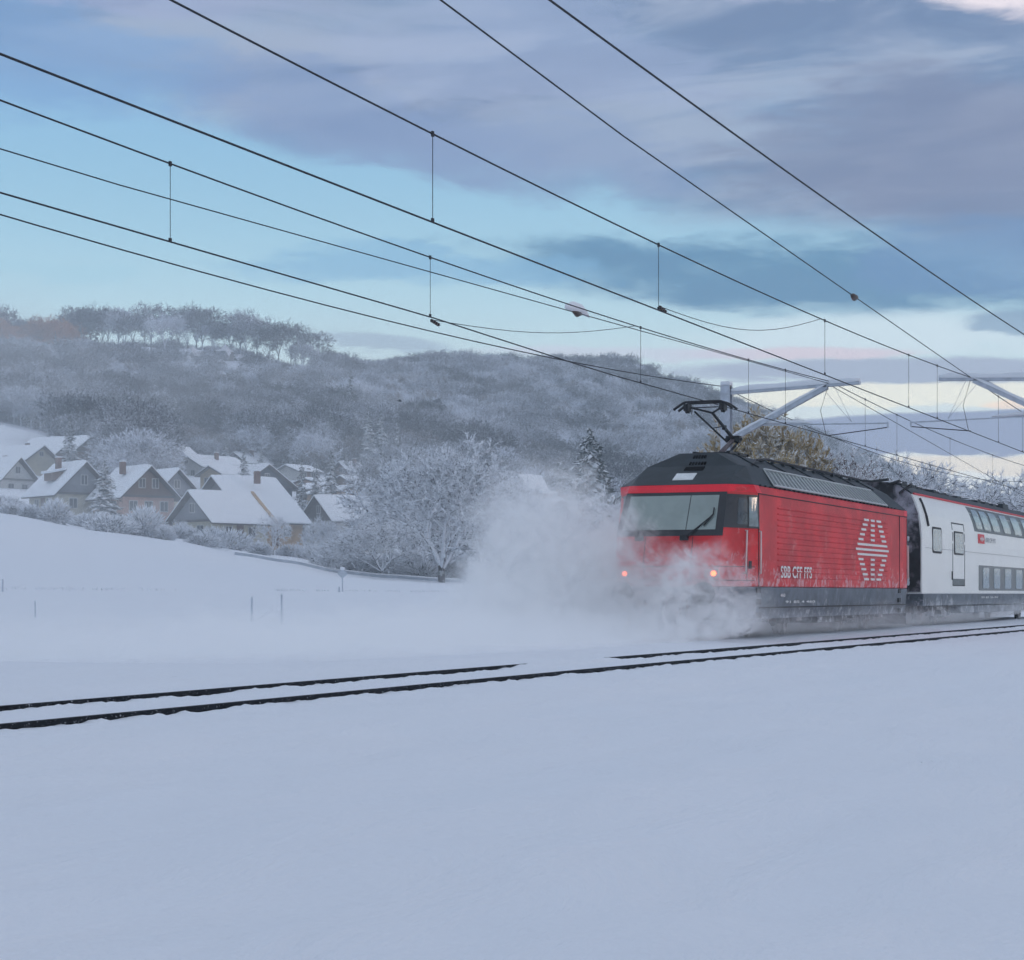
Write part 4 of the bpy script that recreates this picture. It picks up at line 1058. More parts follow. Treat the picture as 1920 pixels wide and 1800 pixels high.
# ------------------------------------------------------------------ trees
def spike(b, p, d, L, r, rnd):
    d = d.normalized(); a = d.cross(Vector((rnd.uniform(-1, 1), rnd.uniform(-1, 1), rnd.uniform(.2, 1)))).normalized(); c = d.cross(a)
    i = len(b.v); b.v += [tuple(p + a * r), tuple(p - a * r * .5 + c * r * .87), tuple(p - a * r * .5 - c * r * .87), tuple(p + d * L)]
    b.f += [(i, i + 1, i + 3), (i + 1, i + 2, i + 3), (i + 2, i, i + 3)]
def broadleaf(seed, height, spread, depth=5, twigs=7, twr=.03, twl=.5, trunk=.28, forks=3, low=.22, limb=.03, horiz=0.15, up=.35):
    rnd = random.Random(seed); T = MB(); B = MB()
    def grow(p, d, L, r, k):
        segs = 3 if k > 2 else 2; pts = [p]; q = p; dd = d
        for i in range(segs):
            dd = (dd + Vector((rnd.uniform(-1, 1), rnd.uniform(-1, 1), rnd.uniform(-.6, .8))) * .17).normalized()
            q = q + dd * L / segs; pts.append(q)
        rs = [r * (1 - .45 * i / segs) for i in range(segs + 1)]
        B.tube(pts, rs, 5 if k > 3 else (4 if k > 2 else 3), cap=False)
        if k <= 2:
            for _ in range(twigs if k <= 1 else twigs // 2):
                t = rnd.uniform(.15, 1); i = min(int(t * segs), segs - 1); pp = pts[i].lerp(pts[i + 1], t * segs - i)
                v = (dd + Vector((rnd.uniform(-1, 1), rnd.uniform(-1, 1), rnd.uniform(-.45, .55))) * 1.0)
                spike(B, pp, v, twl * rnd.uniform(.5, 1.3), twr * rnd.uniform(.7, 1.3), rnd)
        if k <= 0: return
        n = forks if k > 1 else forks + 1
        ph = rnd.uniform(0, 6.3)
        for j in range(n):
            a = ph + j * 6.283 / n + rnd.uniform(-.4, .4)
            sx = dd.cross(UP if abs(dd.z) < .95 else Vector((1, 0, 0))).normalized(); sy = dd.cross(sx)
            an = rnd.uniform(.45, .95)
            v = dd * math.cos(an) + (sx * math.cos(a) + sy * math.sin(a)) * math.sin(an)
            v.z = v.z * (1 - horiz) + (up * .2 if k > 2 else -.02)
            t = rnd.uniform(.55, 1.0) if j else 1.0
            i = min(int(t * segs), segs - 1); pp = pts[i].lerp(pts[i + 1], t * segs - i)
            grow(pp, v.normalized(), L * rnd.uniform(.66, .84), r * rnd.uniform(.5, .65), k - 1)
    th = height * low
    T.tube([Vector((0, 0, -.6)), Vector((.02, 0, th * .5)), Vector((0, .05, th))], [trunk, trunk * .8, trunk * .7], 8)
    n0 = forks + 2; L0 = height * .30
    for j in range(n0):
        a = j * 6.283 / n0 + rnd.uniform(-.3, .3); an = rnd.uniform(.35, 1.0) * spread if j else .1
        v = Vector((math.sin(an) * math.cos(a), math.sin(an) * math.sin(a), math.cos(an)))
        grow(Vector((0, 0, th * rnd.uniform(.75, 1))), v, L0, trunk * .55, depth)
    # fit to the asked height
    zs = max(v[2] for v in B.v); k = height / zs
    B.v = [(x * k, y * k, z * k if z > 0 else z) for x, y, z in B.v]; T.v = [(x, y, z * k if z > 0 else z) for x, y, z in T.v]
    return T, B
def conifer(seed, height, rad, whorls=22, boughs=8, droop=.35, sp=.06):
    rnd = random.Random(seed); T = MB(); B = MB()
    T.tube([Vector((0, 0, -.5)), Vector((0, 0, height * .97))], [height * .016, .02], 6)
    for w in range(whorls):
        t = w / (whorls - 1); R = rad * (1 - t) ** .8 * rnd.uniform(.8, 1.12) + .10
        nb = max(4, int(boughs * (1 - .4 * t))); ph = rnd.uniform(0, 6)
        for j in range(nb):
            z = height * (.06 + .91 * t) + rnd.uniform(-.5, .5) * height * .03
            a = ph + j * 6.283 / nb + rnd.uniform(-.35, .35); r = R * rnd.uniform(.55, 1.15); d = Vector((math.cos(a), math.sin(a), 0)); s = Vector((-d.y, d.x, 0))
            wd = r * rnd.uniform(.2, .34) + .07; N = 4; L = []; Rr = []; Cc = []; dr_ = droop * rnd.uniform(.6, 1.5) + .12
            for i in range(N + 1):
                u = i / N; c = d * r * u + Vector((0, 0, z - dr_ * r * u * u + .16 * r * u)) + s * rnd.uniform(-.06, .06); ww = wd * (math.sin(math.pi * min(1, u * .8 + .2)) + .08) * rnd.uniform(.8, 1.2)
                L.append(c + s * ww - UP * ww * rnd.uniform(.3, .8)); Rr.append(c - s * ww - UP * ww * rnd.uniform(.3, .8)); Cc.append(c + UP * rnd.uniform(.02, .10))
            vs = L + Cc + Rr; n = N + 1
            B.add(vs, [(i, i + 1, n + i + 1, n + i) for i in range(N)] + [(n + i, n + i + 1, 2 * n + i + 1, 2 * n + i) for i in range(N)])
            for _ in range(9):
                u = rnd.uniform(.25, 1.05); c = d * r * u + Vector((0, 0, z - dr_ * r * u * u + .16 * r * u))
                spike(B, c, s * rnd.uniform(-1, 1) + d * rnd.uniform(.1, .9) + UP * rnd.uniform(-.9, .35), wd * 1.2 + .12, sp, rnd)
    return T, B
def tree_obj(name, T, B, mt, mb_, loc=(0, 0, 0), label=None, cat='tree', group=None, kind=None, rot=0):
    r = thing(name, label, cat, loc, group); r.rotation_euler = (0, 0, rot)
    for nm, x, m_ in (('trunk', T, mt), ('crown', B, mb_)):
        me = x.mesh(nm, M[m_]); o = bpy.data.objects.new(nm, me); COL.objects.link(o); o.parent = r
    return r
def place(tree, px, Z, top=None, h0=None, label=None, rot=None, wide=1.0, dz=0):
    x, y = ground_pt(px, Z); z = H(x, y) + dz; tree.location = (x, y, z)
    if top is not None:
        k = (CAMZ + (1113 - top) * Z / F - z) / h0; tree.scale = (k * wide, k * wide, k)
    if rot is not None: tree.rotation_euler = (0, 0, rot)
    if label: tree['label'] = label
    return tree
RT = random.Random(5)
# the big frosted tree and its neighbours by the field
T, B = broadleaf(21, 12, 1.15, depth=5, twigs=14, twr=.034, twl=.45, trunk=.36, forks=3, low=.12)
place(tree_obj('broadleaf_tree', T, B, 'bark', 'frosttree', group='frosted trees at the village edge'), 828, 178, 806, 12, 'big spreading frosted tree standing alone in front of the wooded hill', wide=.97)
Tb, Bb = broadleaf(33, 8, .9, depth=4, twigs=10, twr=.028, twl=.42, trunk=.16, forks=3, low=.12)
Tc, Bc = broadleaf(35, 8, 1.1, depth=4, twigs=10, twr=.03, twl=.45, trunk=.16, forks=3, low=.08)
pb = tree_obj('broadleaf_tree', Tb, Bb, 'bark', 'frosttree', group='frosted trees at the village edge')
pc = tree_obj('broadleaf_tree', Tc, Bc, 'bark', 'frosttree', group='frosted trees at the village edge')
spots = [(pb, 603, 200, 962, 'frosted tree hiding the left end of the broad-roofed house'), (pc, 655, 195, 975, 'rounded frosted tree between the broad-roofed house and the big tree'),
         (pc, 715, 190, 960, 'low frosted tree touching the big tree on its left'), (pb, 905, 205, 862, 'tall pale tree just behind the big tree on its right'), (pc, 950, 200, 880, 'frosted tree left of the steep white roof'),
         (pb, 1010, 190, 985, 'frosted tree dissolving into the snow dust, left one'), (pc, 1065, 185, 965, 'frosted tree dissolving into the snow dust, nearest the locomotive'), (pb, 512, 215, 955, 'bushy frosted tree in front of the tan walls'),
         (pc, 265, 225, 945, 'frosted garden tree below the pink-walled house'), (pb, 95, 232, 935, 'frosted garden tree in front of the cream house'), (pc, 20, 236, 925, 'frosted garden tree at the left edge'),
         (pc, 760, 245, 900, 'frosted tree behind the big tree on its left'), (pb, 860, 240, 905, 'frosted tree behind the trunk of the big tree'),
         (pb, 410, 215, 985, 'frosted garden tree below the largest house'), (pc, 342, 218, 970, 'frosted garden tree between pink and front house'), (pc, 1130, 200, 900, 'pale tree behind the locomotive nose')]
used = set()
for i, (p, px, Z, top, lab) in enumerate(spots):
    o = p if p.name not in used else copy_tree(p); used.add(p.name)
    place(o, px, Z, top, 8, lab, RT.uniform(0, 6), wide=RT.uniform(.95, 1.25) if px > 700 else RT.uniform(.65, .85))
# conifers
cf = []
for sd_, rad in ((1, 2.3), (2, 2.9), (3, 1.8)):
    T, B = conifer(sd_, 12, rad, 24, 8)
    cf.append(tree_obj('conifer_tree', T, B, 'conifer', 'conifer', group='snow-laden conifers'))
T, B = conifer(9, 12, 3.6, 30, 12, .5, .15); bigc = tree_obj('conifer_tree', T, B, 'conifer', 'conifer', group='snow-laden conifers')
place(bigc, 1106, 245, 800, 12, 'tall dense snow-laden conifer left of the locomotive roof', wide=1.05)
cspots = [(1, 1050, 250, 852, 'darker conifer left of the tall dense one', 1.1), (1, 1140, 250, 905, 'short conifer right of the tall dense one', 1.2), (0, 130, 300, 782, 'tall fir in front of the long dark-gabled house', 1.2), (1, 196, 222, 862, 'pale misty fir between the cream and pink houses', 1.3),
          (0, 457, 300, 845, 'slim fir in front of the dark slate house', 1.2), (2, 566, 262, 858, 'leftmost of three tall firs before the upper houses', .8), (2, 593, 264, 850, 'middle of three tall firs before the upper houses', .8), (1, 621, 262, 843, 'rightmost and broadest of three tall firs before the upper houses', .8),
          (0, 424, 420, 812, 'fir above the pale upper house', 1), (2, 503, 440, 775, 'fir standing above the dark slate house at the wood edge', 1), (0, 330, 470, 742, 'snow-heavy fir high among the misty wood', 1.1), (0, 490, 400, 838, 'short fir behind the dark slate house, left', 1),
          (1, 620, 440, 758, 'tall fir above the three firs', .8), (2, 650, 420, 842, 'fir at the right of the small upper house', 1), (0, 657, 560, 690, 'bright snowy fir alone in the far wood', .7), (1, 714, 400, 768, 'fir at the wood edge left of the big tree', .8), (0, 745, 400, 785, 'snowy fir just left of the big tree crown', .8),
          (2, 104, 640, 620, 'thin snowy fir on the upper left wood edge', .6), (1, 690, 430, 765, 'fir in the darker clump left of the big tree', .9), (2, 180, 290, 850, 'thin fir right of the long dark-gabled house', .8), (2, 535, 420, 862, 'thin fir between slate house and three firs', .8)]
used = set()
for k, px, Z, top, lab, wd in cspots:
    o = cf[k] if k not in used else copy_tree(cf[k]); used.add(k)
    place(o, px, Z, top, 12, lab, RT.uniform(0, 6), wide=wd)
# trees behind the train
T, B = broadleaf(51, 10, .8, depth=5, twigs=12, twr=.075, twl=.30, trunk=.22, forks=3, low=.12)
yt = tree_obj('broadleaf_tree', T, B, 'frosttree', 'yellowtree'); place(yt, 1440, 118, 752, 10, 'tree with yellow autumn leaves and snow behind the locomotive roof', wide=.66)
T, B = broadleaf(53, 8, 1.1, depth=5, twigs=7, twr=.035, twl=.3, trunk=.16, forks=3, low=.08)
rt = tree_obj('broadleaf_tree', T, B, 'frosttree', 'rusttree'); place(rt, 1572, 120, 826, 8, 'rust-tinged frosted bush tree behind the locomotive', wide=.9)
gp = 'frosted trees behind the train'
for i, (p, px, Z, top, lab, w_) in enumerate([(pb, 1690, 125, 826, 'bare frosted tree with upright twigs behind the gap before the coach', 1.0), (pc, 1500, 140, 868, 'pale frosted bush between the yellow and rusty trees', 1.3), (pc, 1630, 130, 868, 'frosted bush under the bare upright tree, left', 1.3),
        (pc, 1745, 135, 880, 'frosted bush above the coach front', 1.3), (pb, 1845, 140, 872, 'frosted tree above the coach, near the right edge', 1.2), (pc, 1900, 130, 880, 'frosted tree cut by the right edge above the coach', 1.3), (pc, 1800, 150, 895, 'low frosted bush above the coach windows', 1.3), (pb, 1960, 140, 870, 'frosted tree just beyond the right edge', 1.2)]):
    o = copy_tree(p); o['group'] = gp; place(o, px, Z, top, 8, lab, RT.uniform(0, 6), wide=w_)

# hill wood: prototypes are trees of the ridge, the mass is one stuff object
protos = []
for i, (sd_, mt_, hh, sprd, lw) in enumerate(((61, 'hilltree', 14, .6, .3), (62, 'hilltree', 14, .75, .3), (63, 'darktree', 17, .55, .38), (64, 'browntree', 13, .65, .3), (65, 'hilltree', 12, .8, .3))):
    T, B = broadleaf(sd_, hh, sprd, depth=4, twigs=7, twr=.075, twl=.85, trunk=.24, forks=3, low=lw)
    protos.append(tree_obj('broadleaf_tree', T, B, mt_, mt_, label='bare frosted tree of the skyline on the wooded ridge', group='trees along the ridge line'))
T, B = conifer(71, 13, 2.2, 15, 6, .35, .12)
protos.append(tree_obj('conifer_tree', T, B, 'conifer', 'conifer', label='small conifer of the skyline on the wooded ridge', group='conifers along the ridge line'))
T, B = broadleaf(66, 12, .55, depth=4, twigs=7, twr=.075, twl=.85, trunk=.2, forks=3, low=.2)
protos.append(tree_obj('broadleaf_tree', T, B, 'suntinttree', 'suntinttree', label='treetop with orange sunlight painted on at the far left end of the wooded ridge', group='treetops painted sunlit orange at the left of the ridge'))
ridge = []
x = -60.0
while x < 1500:
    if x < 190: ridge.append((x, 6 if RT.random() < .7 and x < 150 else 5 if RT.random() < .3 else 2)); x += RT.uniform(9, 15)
    elif x < 560: ridge.append((x, RT.choice((2, 2, 2, 0)))); x += RT.uniform(9, 26)
    else: ridge.append((x, RT.choice((0, 1, 2, 5, 3, 4)))); x += RT.uniform(11, 20)
used = set()
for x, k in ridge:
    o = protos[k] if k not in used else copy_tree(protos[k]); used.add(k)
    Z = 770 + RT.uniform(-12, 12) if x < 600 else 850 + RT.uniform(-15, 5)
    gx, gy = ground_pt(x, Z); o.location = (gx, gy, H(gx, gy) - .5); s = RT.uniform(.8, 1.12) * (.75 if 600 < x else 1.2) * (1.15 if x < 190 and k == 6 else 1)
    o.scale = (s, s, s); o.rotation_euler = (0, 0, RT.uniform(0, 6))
for k in range(7):
    if k not in used: place(protos[k], 1500 + 20 * k, 840, None)
pts = []
RW = random.Random(17)
tries = 0
while tries < 21000:
    tries += 1
    px = RW.uniform(-420, 2300); Z = math.sqrt(RW.uniform(390 ** 2, 850 ** 2))
    lim = 432 + 22 * mnoise.noise(Vector((px / 90, 0, 2)))
    if px < 120: lim = 468
    elif px < 190: lim = 405
    elif px < 215: lim = 430
    elif px < 280: lim = 330
    elif px > 900: lim = 330
    if Z < lim: continue
    if 335 < px < 475 and 640 < Z < 775 and RW.random() < .88: continue      # rocky clearing
    if any(abs(px - c[1]) < 13 and c[2] - 75 < Z < c[2] + 12 for c in cspots): continue
    if px < 620 and Z > 680 and RW.random() < .3: continue
    gx, gy = ground_pt(px, Z); pts.append((gx, gy, H(gx, gy) - (.4 if px > 600 or Z < 670 else 4.0 if Z < 715 else 9.5)))
for _ in range(420):   # pale wood reaching down between the houses and along the right
    px = RW.choice((RW.uniform(222, 285), RW.uniform(700, 1250), RW.uniform(1150, 2300))); Z = RW.uniform(285, 430)
    if px > 1150: Z = RW.uniform(300, 430)
    gx, gy = ground_pt(px, Z); pts.append((gx, gy, H(gx, gy) - .4))
me = bpy.data.meshes.new('hill_wood'); me.from_pydata(pts, [], [])
hw = bpy.data.objects.new('hill_wood', me); COL.objects.link(hw)
tag(hw, 'dense frosted wood covering the hillside behind the village', 'wood', kind='stuff')
ng = bpy.data.node_groups.new('wood', 'GeometryNodeTree')
ng.interface.new_socket('Geometry', in_out='INPUT', socket_type='NodeSocketGeometry'); ng.interface.new_socket('Geometry', in_out='OUTPUT', socket_type='NodeSocketGeometry')
G = NT(ng); gi = G.n('NodeGroupInput'); go = G.n('NodeGroupOutput')
g2i = G.n('GeometryNodeJoinGeometry')
for k, p in enumerate(protos[:6]):
    j = G.n('GeometryNodeJoinGeometry')
    for ch in p.children:
        oi = G.n('GeometryNodeObjectInfo', transform_space='ORIGINAL'); oi.inputs[0].default_value = ch; G.link(oi.outputs['Geometry'], j.inputs[0])
    gt = G.n('GeometryNodeGeometryToInstance'); G.link(j.outputs[0], gt.inputs[0]); G.link(gt.outputs[0], g2i.inputs[0])
iop = G.n('GeometryNodeInstanceOnPoints'); m2p = G.n('GeometryNodeMeshToPoints'); G.link(gi.outputs[0], m2p.inputs[0]); G.link(m2p.outputs[0], iop.inputs['Points'])
G.link(g2i.outputs[0], iop.inputs['Instance']); iop.inputs['Pick Instance'].default_value = True
ri = G.n('FunctionNodeRandomValue', data_type='INT'); ri.inputs[4].default_value = 0; ri.inputs[5].default_value = 13; ri.inputs['Seed'].default_value = 3
# mostly broadleaf, few conifers
mi_ = G.n('ShaderNodeMath', operation='MODULO'); G.link(ri.outputs[2], mi_.inputs[0]); mi_.inputs[1].default_value = 5
eq = G.n('FunctionNodeCompare', data_type='INT', operation='EQUAL'); G.link(ri.outputs[2], eq.inputs[2]); eq.inputs[3].default_value = 13
sw = G.n('GeometryNodeSwitch', input_type='INT'); G.link(eq.outputs[0], sw.inputs[0]); G.link(mi_.outputs[0], sw.inputs[1]); sw.inputs[2].default_value = 5
G.link(sw.outputs[0], iop.inputs['Instance Index'])
rrn = G.n('FunctionNodeRandomValue', data_type='FLOAT_VECTOR'); rrn.inputs[0].default_value = (-.05, -.05, 0); rrn.inputs[1].default_value = (.05, .05, 6.28); G.link(rrn.outputs[0], iop.inputs['Rotation'])
rsn = G.n('FunctionNodeRandomValue', data_type='FLOAT'); rsn.inputs[2].default_value = .42; rsn.inputs[3].default_value = .92; rsn.inputs['Seed'].default_value = 8; G.link(rsn.outputs[1], iop.inputs['Scale'])
G.link(iop.outputs[0], go.inputs[0])
md = hw.modifiers.new('wood', 'NODES'); md.node_group = ng

# hedges and garden shrubs along the field edge
def shrub(seed, w, h, n):
    rnd = random.Random(seed); b = MB()
    for _ in range(n):
        a = rnd.uniform(0, 6.283); r = w * math.sqrt(rnd.random()) * .9; z = h * rnd.random() * math.sqrt(max(0, 1 - (r / w) ** 2))
        d = Vector((math.cos(a) * r, math.sin(a) * r, z - h * .25)).normalized() + Vector((rnd.uniform(-.5, .5), rnd.uniform(-.5, .5), rnd.uniform(-.1, .5)))
        spike(b, Vector((math.cos(a) * r, math.sin(a) * r, z)), d, rnd.uniform(.2, .5), .05, rnd)
    for _ in range(6): b.tube([Vector((0, 0, -.2)), Vector((rnd.uniform(-.4, .4) * w, rnd.uniform(-.4, .4) * w, h * .7))], .04, 4, cap=False)
    return b
sh = [shrub(81, 1.4, 1.7, 900), shrub(82, 1.9, 1.3, 1000)]
shm = [x.mesh('shrub', M['hedge']) for x in sh]
for i in range(46):
    px = -20 + i * 21 + RT.uniform(-8, 8); Z = 193 + RT.uniform(0, 26); k = i % 2
    if px > 980: break
    if 425 < px < 590 and i % 3: continue
    gx, gy = ground_pt(px, Z)
    o = bpy.data.objects.new('shrub', shm[k]); COL.objects.link(o); o.location = (gx, gy, H(gx, gy) - .05); s = RT.uniform(.7, 1.5); o.scale = (s, s, s * RT.uniform(.8, 1.2)); o.rotation_euler = (0, 0, RT.uniform(0, 6))
    tag(o, 'small frosted shrub in the line along the field edge before the village', 'shrub', 'shrubs along the field edge')

# path along the field edge, with its low dark bank
b = MB(); pr_ = []
for px in range(440, 960, 12):
    gx, gy = ground_pt(px, 186); gx2, gy2 = ground_pt(px, 189); pr_.append(((gx, gy, H(gx, gy)), (gx2, gy2, H(gx2, gy2))))
vs = []
for p, q in pr_: vs += [(p[0], p[1], p[2] + .0), (p[0] + .05, p[1] + .02, p[2] + .26), (q[0], q[1], q[2] + .30), (q[0], q[1], q[2] - .1)]
fs = []
for i in range(len(pr_) - 1):
    for j in range(3): fs.append((i * 4 + j, i * 4 + j + 1, (i + 1) * 4 + j + 1, (i + 1) * 4 + j))
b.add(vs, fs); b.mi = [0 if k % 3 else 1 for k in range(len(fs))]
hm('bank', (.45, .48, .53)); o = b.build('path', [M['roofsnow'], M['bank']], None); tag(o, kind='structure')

# rocks in the clearing
b = MB(); rr = random.Random(4)
def rock(seed):
    rr = random.Random(seed); bm = bmesh.new(); bmesh.ops.create_icosphere(bm, subdivisions=2, radius=1)
    for v in bm.verts: v.co *= 1 + .5 * mnoise.noise(v.co * 1.3 + Vector((seed, 0, 0))); v.co.z *= .8
    me = bpy.data.meshes.new('rock'); bm.to_mesh(me); bm.free(); me.materials.append(M['rock']); return me
rk = [rock(1), rock(2), rock(3)]
for i in range(46):
    px = RT.gauss(405, 38); Z = RT.uniform(660, 765); gx, gy = ground_pt(px, Z)
    o = bpy.data.objects.new('rock', rk[i % 3]); COL.objects.link(o); s = RT.uniform(1.5, 4.2); o.location = (gx, gy, H(gx, gy) + s * .2); o.scale = (s, s, s * RT.uniform(.7, 1.3)); o.rotation_euler = (0, 0, RT.uniform(0, 6))
    tag(o, 'snow-dusted boulder of the rocky outcrop below the left ridge', 'rock', 'rocks of the outcrop')

# small things on the field
hm('post_wood', (.56, .60, .66))
def post(px, Z, h, label, r=.05, m_='post_wood'):
    gx, gy = ground_pt(px, Z); z = H(gx, gy); t = thing('marker_post', label, 'post', (gx, gy, z), 'posts in the field')
    b = MB(); b.tube([(gx, gy, z - .3), (gx, gy, z + h)], r, 8); b.build('pole', M[m_], t)
    b = MB(); b.tube([(gx, gy, z + h), (gx, gy, z + h + .05)], [r * 1.5, r * .6], 8); b.build('snow_cap', M['roofsnow'], t)
post(472, 66, .80, 'left of two thin posts standing in the open snow field', .035)
post(528, 60, .92, 'right of two thin posts standing in the open snow field', .03)
post(5, 105, .7, 'short post at the far left of the snow field', .05)
post(66, 70, .6, 'faint thin post left in the open snow field', .025)
gx, gy = ground_pt(642, 112); z = H(gx, gy)
t = thing('road_sign', 'small snow-capped sign on a post in front of the big frosted tree', 'sign', (gx, gy, z))
b = MB(); b.tube([(gx, gy, z - .2), (gx, gy, z + 1.05)], .035, 8); b.build('pole', M['steel'], t)
b = MB(); b.obox((gx, gy, z + 1.02), FWD * .02, (RGT + UP) * .14, (UP - RGT) * .14); b.build('panel', M['post_wood'], t)
b = MB(); b.obox((gx, gy, z + 1.30), FWD * .1, RGT * .13, UP * .09); b.build('snow_cap', M['roofsnow'], t, bevel=.06)
b = MB(); p = Vector(ground_pt(636, 110)).to_3d(); p.z = H(p.x, p.y); 
t = thing('marker_post', 'stubby post just below the snow-capped sign', 'post', p, 'posts in the field')
b.obox(p + UP * .15, RGT * .05, FWD * .05, UP * .2); b.build('pole', M['post_wood'], t)
# dry grass tips poking out of the snow along two ditch lines
b = MB(); rg = random.Random(41)
for px0, px1, Z, n in ((-30, 330, 112, 420), (516, 900, 114, 900)):
    for _ in range(n):
        px = rg.uniform(px0, px1); zz = Z + rg.gauss(0, .5)
        if mnoise.noise(Vector((px / 22, Z, 0))) < -.12: continue
        gx, gy = ground_pt(px, zz); spike(b, Vector((gx, gy, H(gx, gy) - .02)), Vector((rg.uniform(-.6, .6), rg.uniform(-.6, .6), .7)), rg.uniform(.08, .22), .018, rg)
for _ in range(26):
    s_ = rg.uniform(6, 60); D_ = rg.uniform(-2, 8.0); 
    for _k in range(rg.randint(1, 4)):
        xx = s_ + rg.gauss(0, .06); yy = D_ + rg.gauss(0, .06)
        spike(b, Vector((xx, yy, H(xx, yy) + und(xx, yy) - .02)), Vector((rg.uniform(-1, 1), rg.uniform(-1, 1), .6)), rg.uniform(.05, .12), .003, rg)
b.mi = [0] * len(b.f); o = bpy.data.objects.new('dry_grass', b.mesh('dry_grass', M['hedge'])); COL.objects.link(o); tag(o, 'dry grass tips poking through the field snow', 'grass', kind='stuff')
# snow-covered parked car
p = Vector(ground_pt(758, 200)).to_3d(); p.z = H(p.x, p.y)
t = thing('parked_car', 'car under thick snow beside the big frosted tree', 'car', p)
b = MB(); prof = [(-2.1, .35), (2.1, .35), (2.15, .75), (1.2, .9), (.7, 1.4), (-1.1, 1.42), (-1.7, .95), (-2.15, .85)]
b.prism([p + RGT * a + UP * c - FWD * .85 for a, c in prof], FWD * 1.7); b.build('body', M['w_grey'], t, bevel=.06)
b = MB(); prof = [(-2.1, .88), (-1.65, 1.0), (-1.1, 1.45), (.7, 1.43), (1.2, .95), (2.1, .8), (2.1, .95), (1.3, 1.12), (.75, 1.62), (-1.1, 1.66), (-1.75, 1.2), (-2.15, 1.02)]
b.prism([p + RGT * a + UP * c - FWD * .86 for a, c in prof], FWD * 1.72); b.build('snow_cover', M['roofsnow'], t)
b = MB(); b.prism([p + RGT * a + UP * c - FWD * .87 for a, c in ((-1.4, .98), (.95, .98), (.6, 1.34), (-1.0, 1.36))], FWD * .02); b.build('side_window', M['housepane'], t)
for a in (-1.35, 1.35):
    b = MB(); c = p + RGT * a + UP * .32; b.tube([c - FWD * .9, c - FWD * .7], .32, 14); b.build('wheel', M['rubber'], t)
# bird
c = CAM + FWD * 160 + RGT * ((750 - 960) / F * 160) + UP * ((1113 - 752) / F * 160)
t = thing('bird', 'small dark bird gliding before the wooded hill', 'bird', c)
b = MB(); b.tube([c - RGT * .2, c - RGT * .08, c + RGT * .1, c + RGT * .22], [.01, .045, .04, .008], 8); b.build('body', M['cable'], t, smooth=True)
for s in (-1, 1):
    b = MB(); q = c + RGT * .02
    b.add([q - RGT * .07, q + RGT * .08, q + FWD * s * .2 + UP * .12 + RGT * .03 - RGT * (.15 if s > 0 else .0), q + FWD * s * .42 + UP * .06 - RGT * .35, q + FWD * s * .25 + UP * .1 - RGT * .12], [(0, 1, 2, 4), (4, 2, 3)])
    b.v += [(x, y, z - .012) for x, y, z in b.v]; b.f += [tuple(i + 5 for i in f[::-1]) for f in b.f[:2]]; b.mi = [0] * 4; b.build('wing', M['cable'], t)

# ------------------------------------------------------------------ blown snow, mist and haze (volumes)
def vol(name, density_fn, color=(.99, .995, 1.0), aniso=.0, step=1.0):
    m = bpy.data.materials.new(name); m.use_nodes = True; t = NT(m.node_tree); m.node_tree.nodes.clear()
    o = t.n('ShaderNodeOutputMaterial'); v = t.n('ShaderNodeVolumePrincipled'); t.link(v.outputs[0], o.inputs['Volume'])
    v.inputs['Color'].default_value = (*color, 1); v.inputs['Anisotropy'].default_value = aniso
    d = density_fn(t)
    if d is not None and not isinstance(d, float): t.link(d, v.inputs['Density'])
    else: v.inputs['Density'].default_value = d
    m.cycles.volume_step_rate = step
    return m
def hull(name, x0, x1, y0, y1, z0, z1, m_, label, cat='snow dust', top=None):
    bm = bmesh.new(); bmesh.ops.create_cube(bm, size=1); bmesh.ops.subdivide_edges(bm, edges=bm.edges, cuts=8, use_grid_fill=True)
    for v in bm.verts:
        c = v.co * 2; r = (abs(c.x) ** 5 + abs(c.y) ** 5 + abs(c.z) ** 5) ** .2
        if r > 0: c = c / r * max(abs(c.x), abs(c.y), abs(c.z))
        v.co = (x0 + (x1 - x0) * (c.x + 1) / 2, y0 + (y1 - y0) * (c.y + 1) / 2, z0 + (z1 - z0) * (c.z + 1) / 2)
    me = bpy.data.meshes.new(name); bm.to_mesh(me); bm.free(); me.materials.append(m_)
    o = bpy.data.objects.new(name, me); COL.objects.link(o); return tag(o, label, cat, kind='stuff')
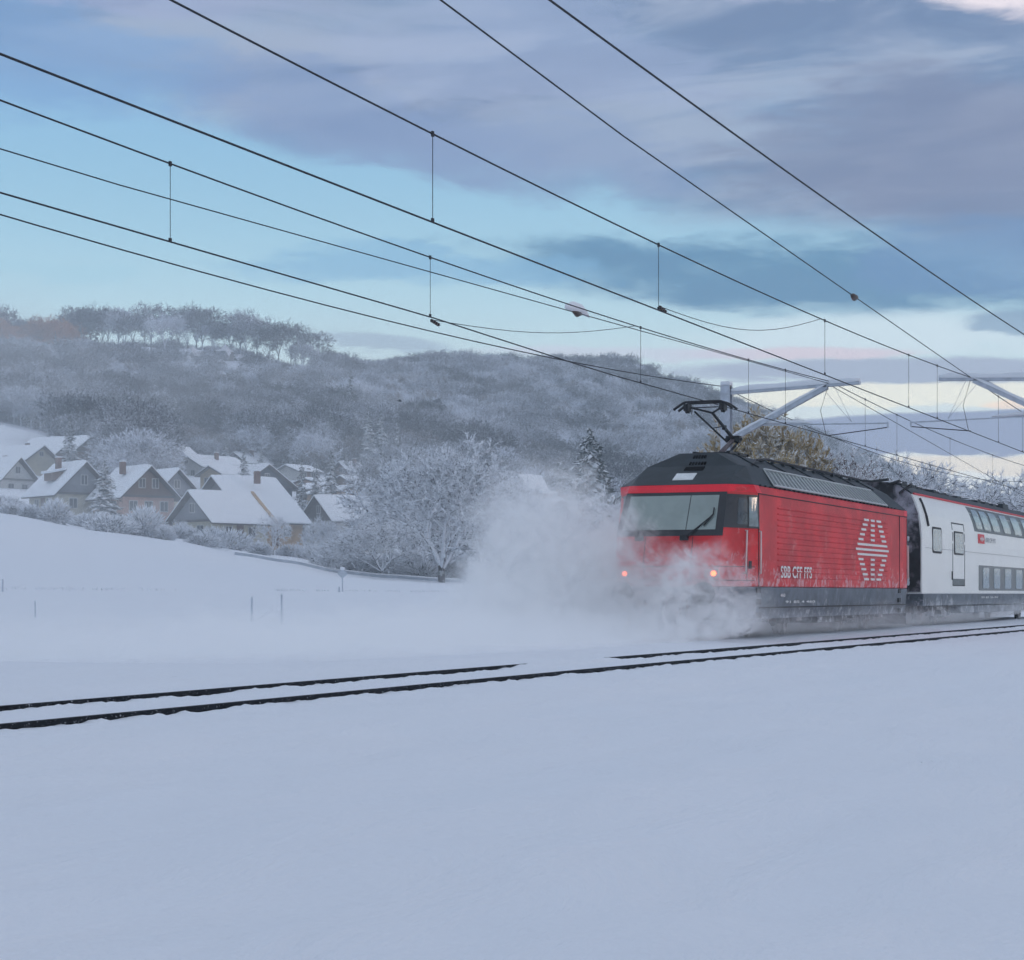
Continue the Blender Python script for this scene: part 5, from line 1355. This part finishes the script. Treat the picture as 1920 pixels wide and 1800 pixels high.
def plume(t):
    p = t.n('ShaderNodeTexCoord').outputs['Object']; s = t.n('ShaderNodeSeparateXYZ'); t.link(p, s.inputs[0]); X, Y, Z_ = s.outputs
    mp = t.n('ShaderNodeMapping'); t.link(p, mp.inputs[0]); mp.inputs['Scale'].default_value = (.5, .7, .8); mp.inputs['Rotation'].default_value = (0, .5, 0)
    nb = t.m('SUBTRACT', t.noise(mp.outputs[0], .8, 3, .6, .9), .5)
    wn = t.noise(mp.outputs[0], 2.3, 5, .68, 2.4)
    # main billow, ahead of the nose and over the far side of the track
    def ell(cx, cy, cz, a, b_, c, k=2.6):
        q = t.m('ADD', t.m('ADD', t.m('POWER', t.m('ABSOLUTE', t.m('MULTIPLY', t.m('SUBTRACT', X, cx), 1 / a)), 2.0), t.m('POWER', t.m('ABSOLUTE', t.m('MULTIPLY', t.m('SUBTRACT', Y, cy), 1 / b_)), 2.0)),
                t.m('POWER', t.m('ABSOLUTE', t.m('MULTIPLY', t.m('SUBTRACT', Z_, cz), 1 / c)), 2.0))
        return t.smooth(t.m('MULTIPLY_ADD', nb, k, q), 1.15, .1)
    a = t.m('MULTIPLY', ell(38.2, 15.5, .3, 3.9, 2.3, 3.3), .85)
    a2 = t.m('MULTIPLY', ell(35.2, 15.2, -.1, 3.2, 2.2, 1.5), .45)
    a = t.m('MAXIMUM', a, a2)
    b_ = t.m('MULTIPLY', ell(38.3, 13.3, .2, 2.4, 2.2, 1.75, 2.6), 1.3)
    c_ = t.m('MULTIPLY', ell(38.7, 14.4, 1.6, 1.0, .95, 1.4, 2.8), 1.3)
    d_ = t.m('MULTIPLY', ell(38.3, 14.6, 1.1, 1.5, .95, 1.0, 1.0), .9)
    # low drift along the train and out over the field
    low = t.smooth(t.m('MULTIPLY_ADD', nb, -1.6, Z_), .8, .0)
    low = t.m('MULTIPLY', low, t.m('MULTIPLY', t.smooth(X, 14.0, 36.0), t.m('MULTIPLY', t.smooth(X, 90.0, 66.0), t.m('MULTIPLY', t.smooth(Y, 10.7, 11.8), t.smooth(Y, 27.0, 16.0)))))
    d = t.m('ADD', t.m('MAXIMUM', t.m('MAXIMUM', a, b_), c_), t.m('MULTIPLY', low, t.smooth(X, 40.0, 36.0, .26, .42)))
    return t.m('ADD', t.m('MULTIPLY', d, t.smooth(wn, .40, .62, .07, 1.9)), d_)
hull('snow_dust', 14, 82, 10.7, 22, -.1, 4.6, vol('snow_dust', plume, step=.2), 'cloud of powder snow blown up around the locomotive nose')
def mist(t, dens=.035, sc=.035):
    p = t.n('ShaderNodeTexCoord').outputs['Object']
    mp = t.n('ShaderNodeMapping'); t.link(p, mp.inputs[0]); mp.inputs['Scale'].default_value = (sc, sc, sc * 2.5)
    g_ = t.n('ShaderNodeTexCoord').outputs['Generated']; s = t.n('ShaderNodeSeparateXYZ'); t.link(g_, s.inputs[0]); a, b_, c = s.outputs
    e = t.m('MULTIPLY', t.m('MULTIPLY', t.smooth(a, 0, .2), t.smooth(a, 1, .7)), t.m('MULTIPLY', t.smooth(b_, 0, .2), t.smooth(b_, 1, .8)))
    e = t.m('MULTIPLY', e, t.smooth(c, 1, .25))
    return t.m('MULTIPLY', t.m('MULTIPLY', e, t.smooth(t.noise(mp.outputs[0], 1.0, 4, .6), .42, .68)), dens)
x0, y0 = ground_pt(120, 540)
hull('mist', x0 - 110, x0 + 130, y0 - 120, y0 + 110, 5, 85, vol('hill_mist', lambda t: mist(t, .017, .018), step=.6), 'pale mist hanging over the wood on the left hillside', 'mist')
x0, y0 = ground_pt(230, 225)
hull('mist', x0 - 55, x0 + 55, y0 - 45, y0 + 55, -1, 26, vol('mist', lambda t: mist(t, .013), step=.5), 'thin drifting mist low in the left part of the village', 'mist')
b = MB(); b.box((-1200, -1200, -1.9), (1200, 1200, 125))
hz = b.build('haze', vol('haze', lambda t: .00058, (.84, .94, 1.0), 0.0), None); tag(hz, 'even cold haze filling the valley air', 'haze', kind='stuff')
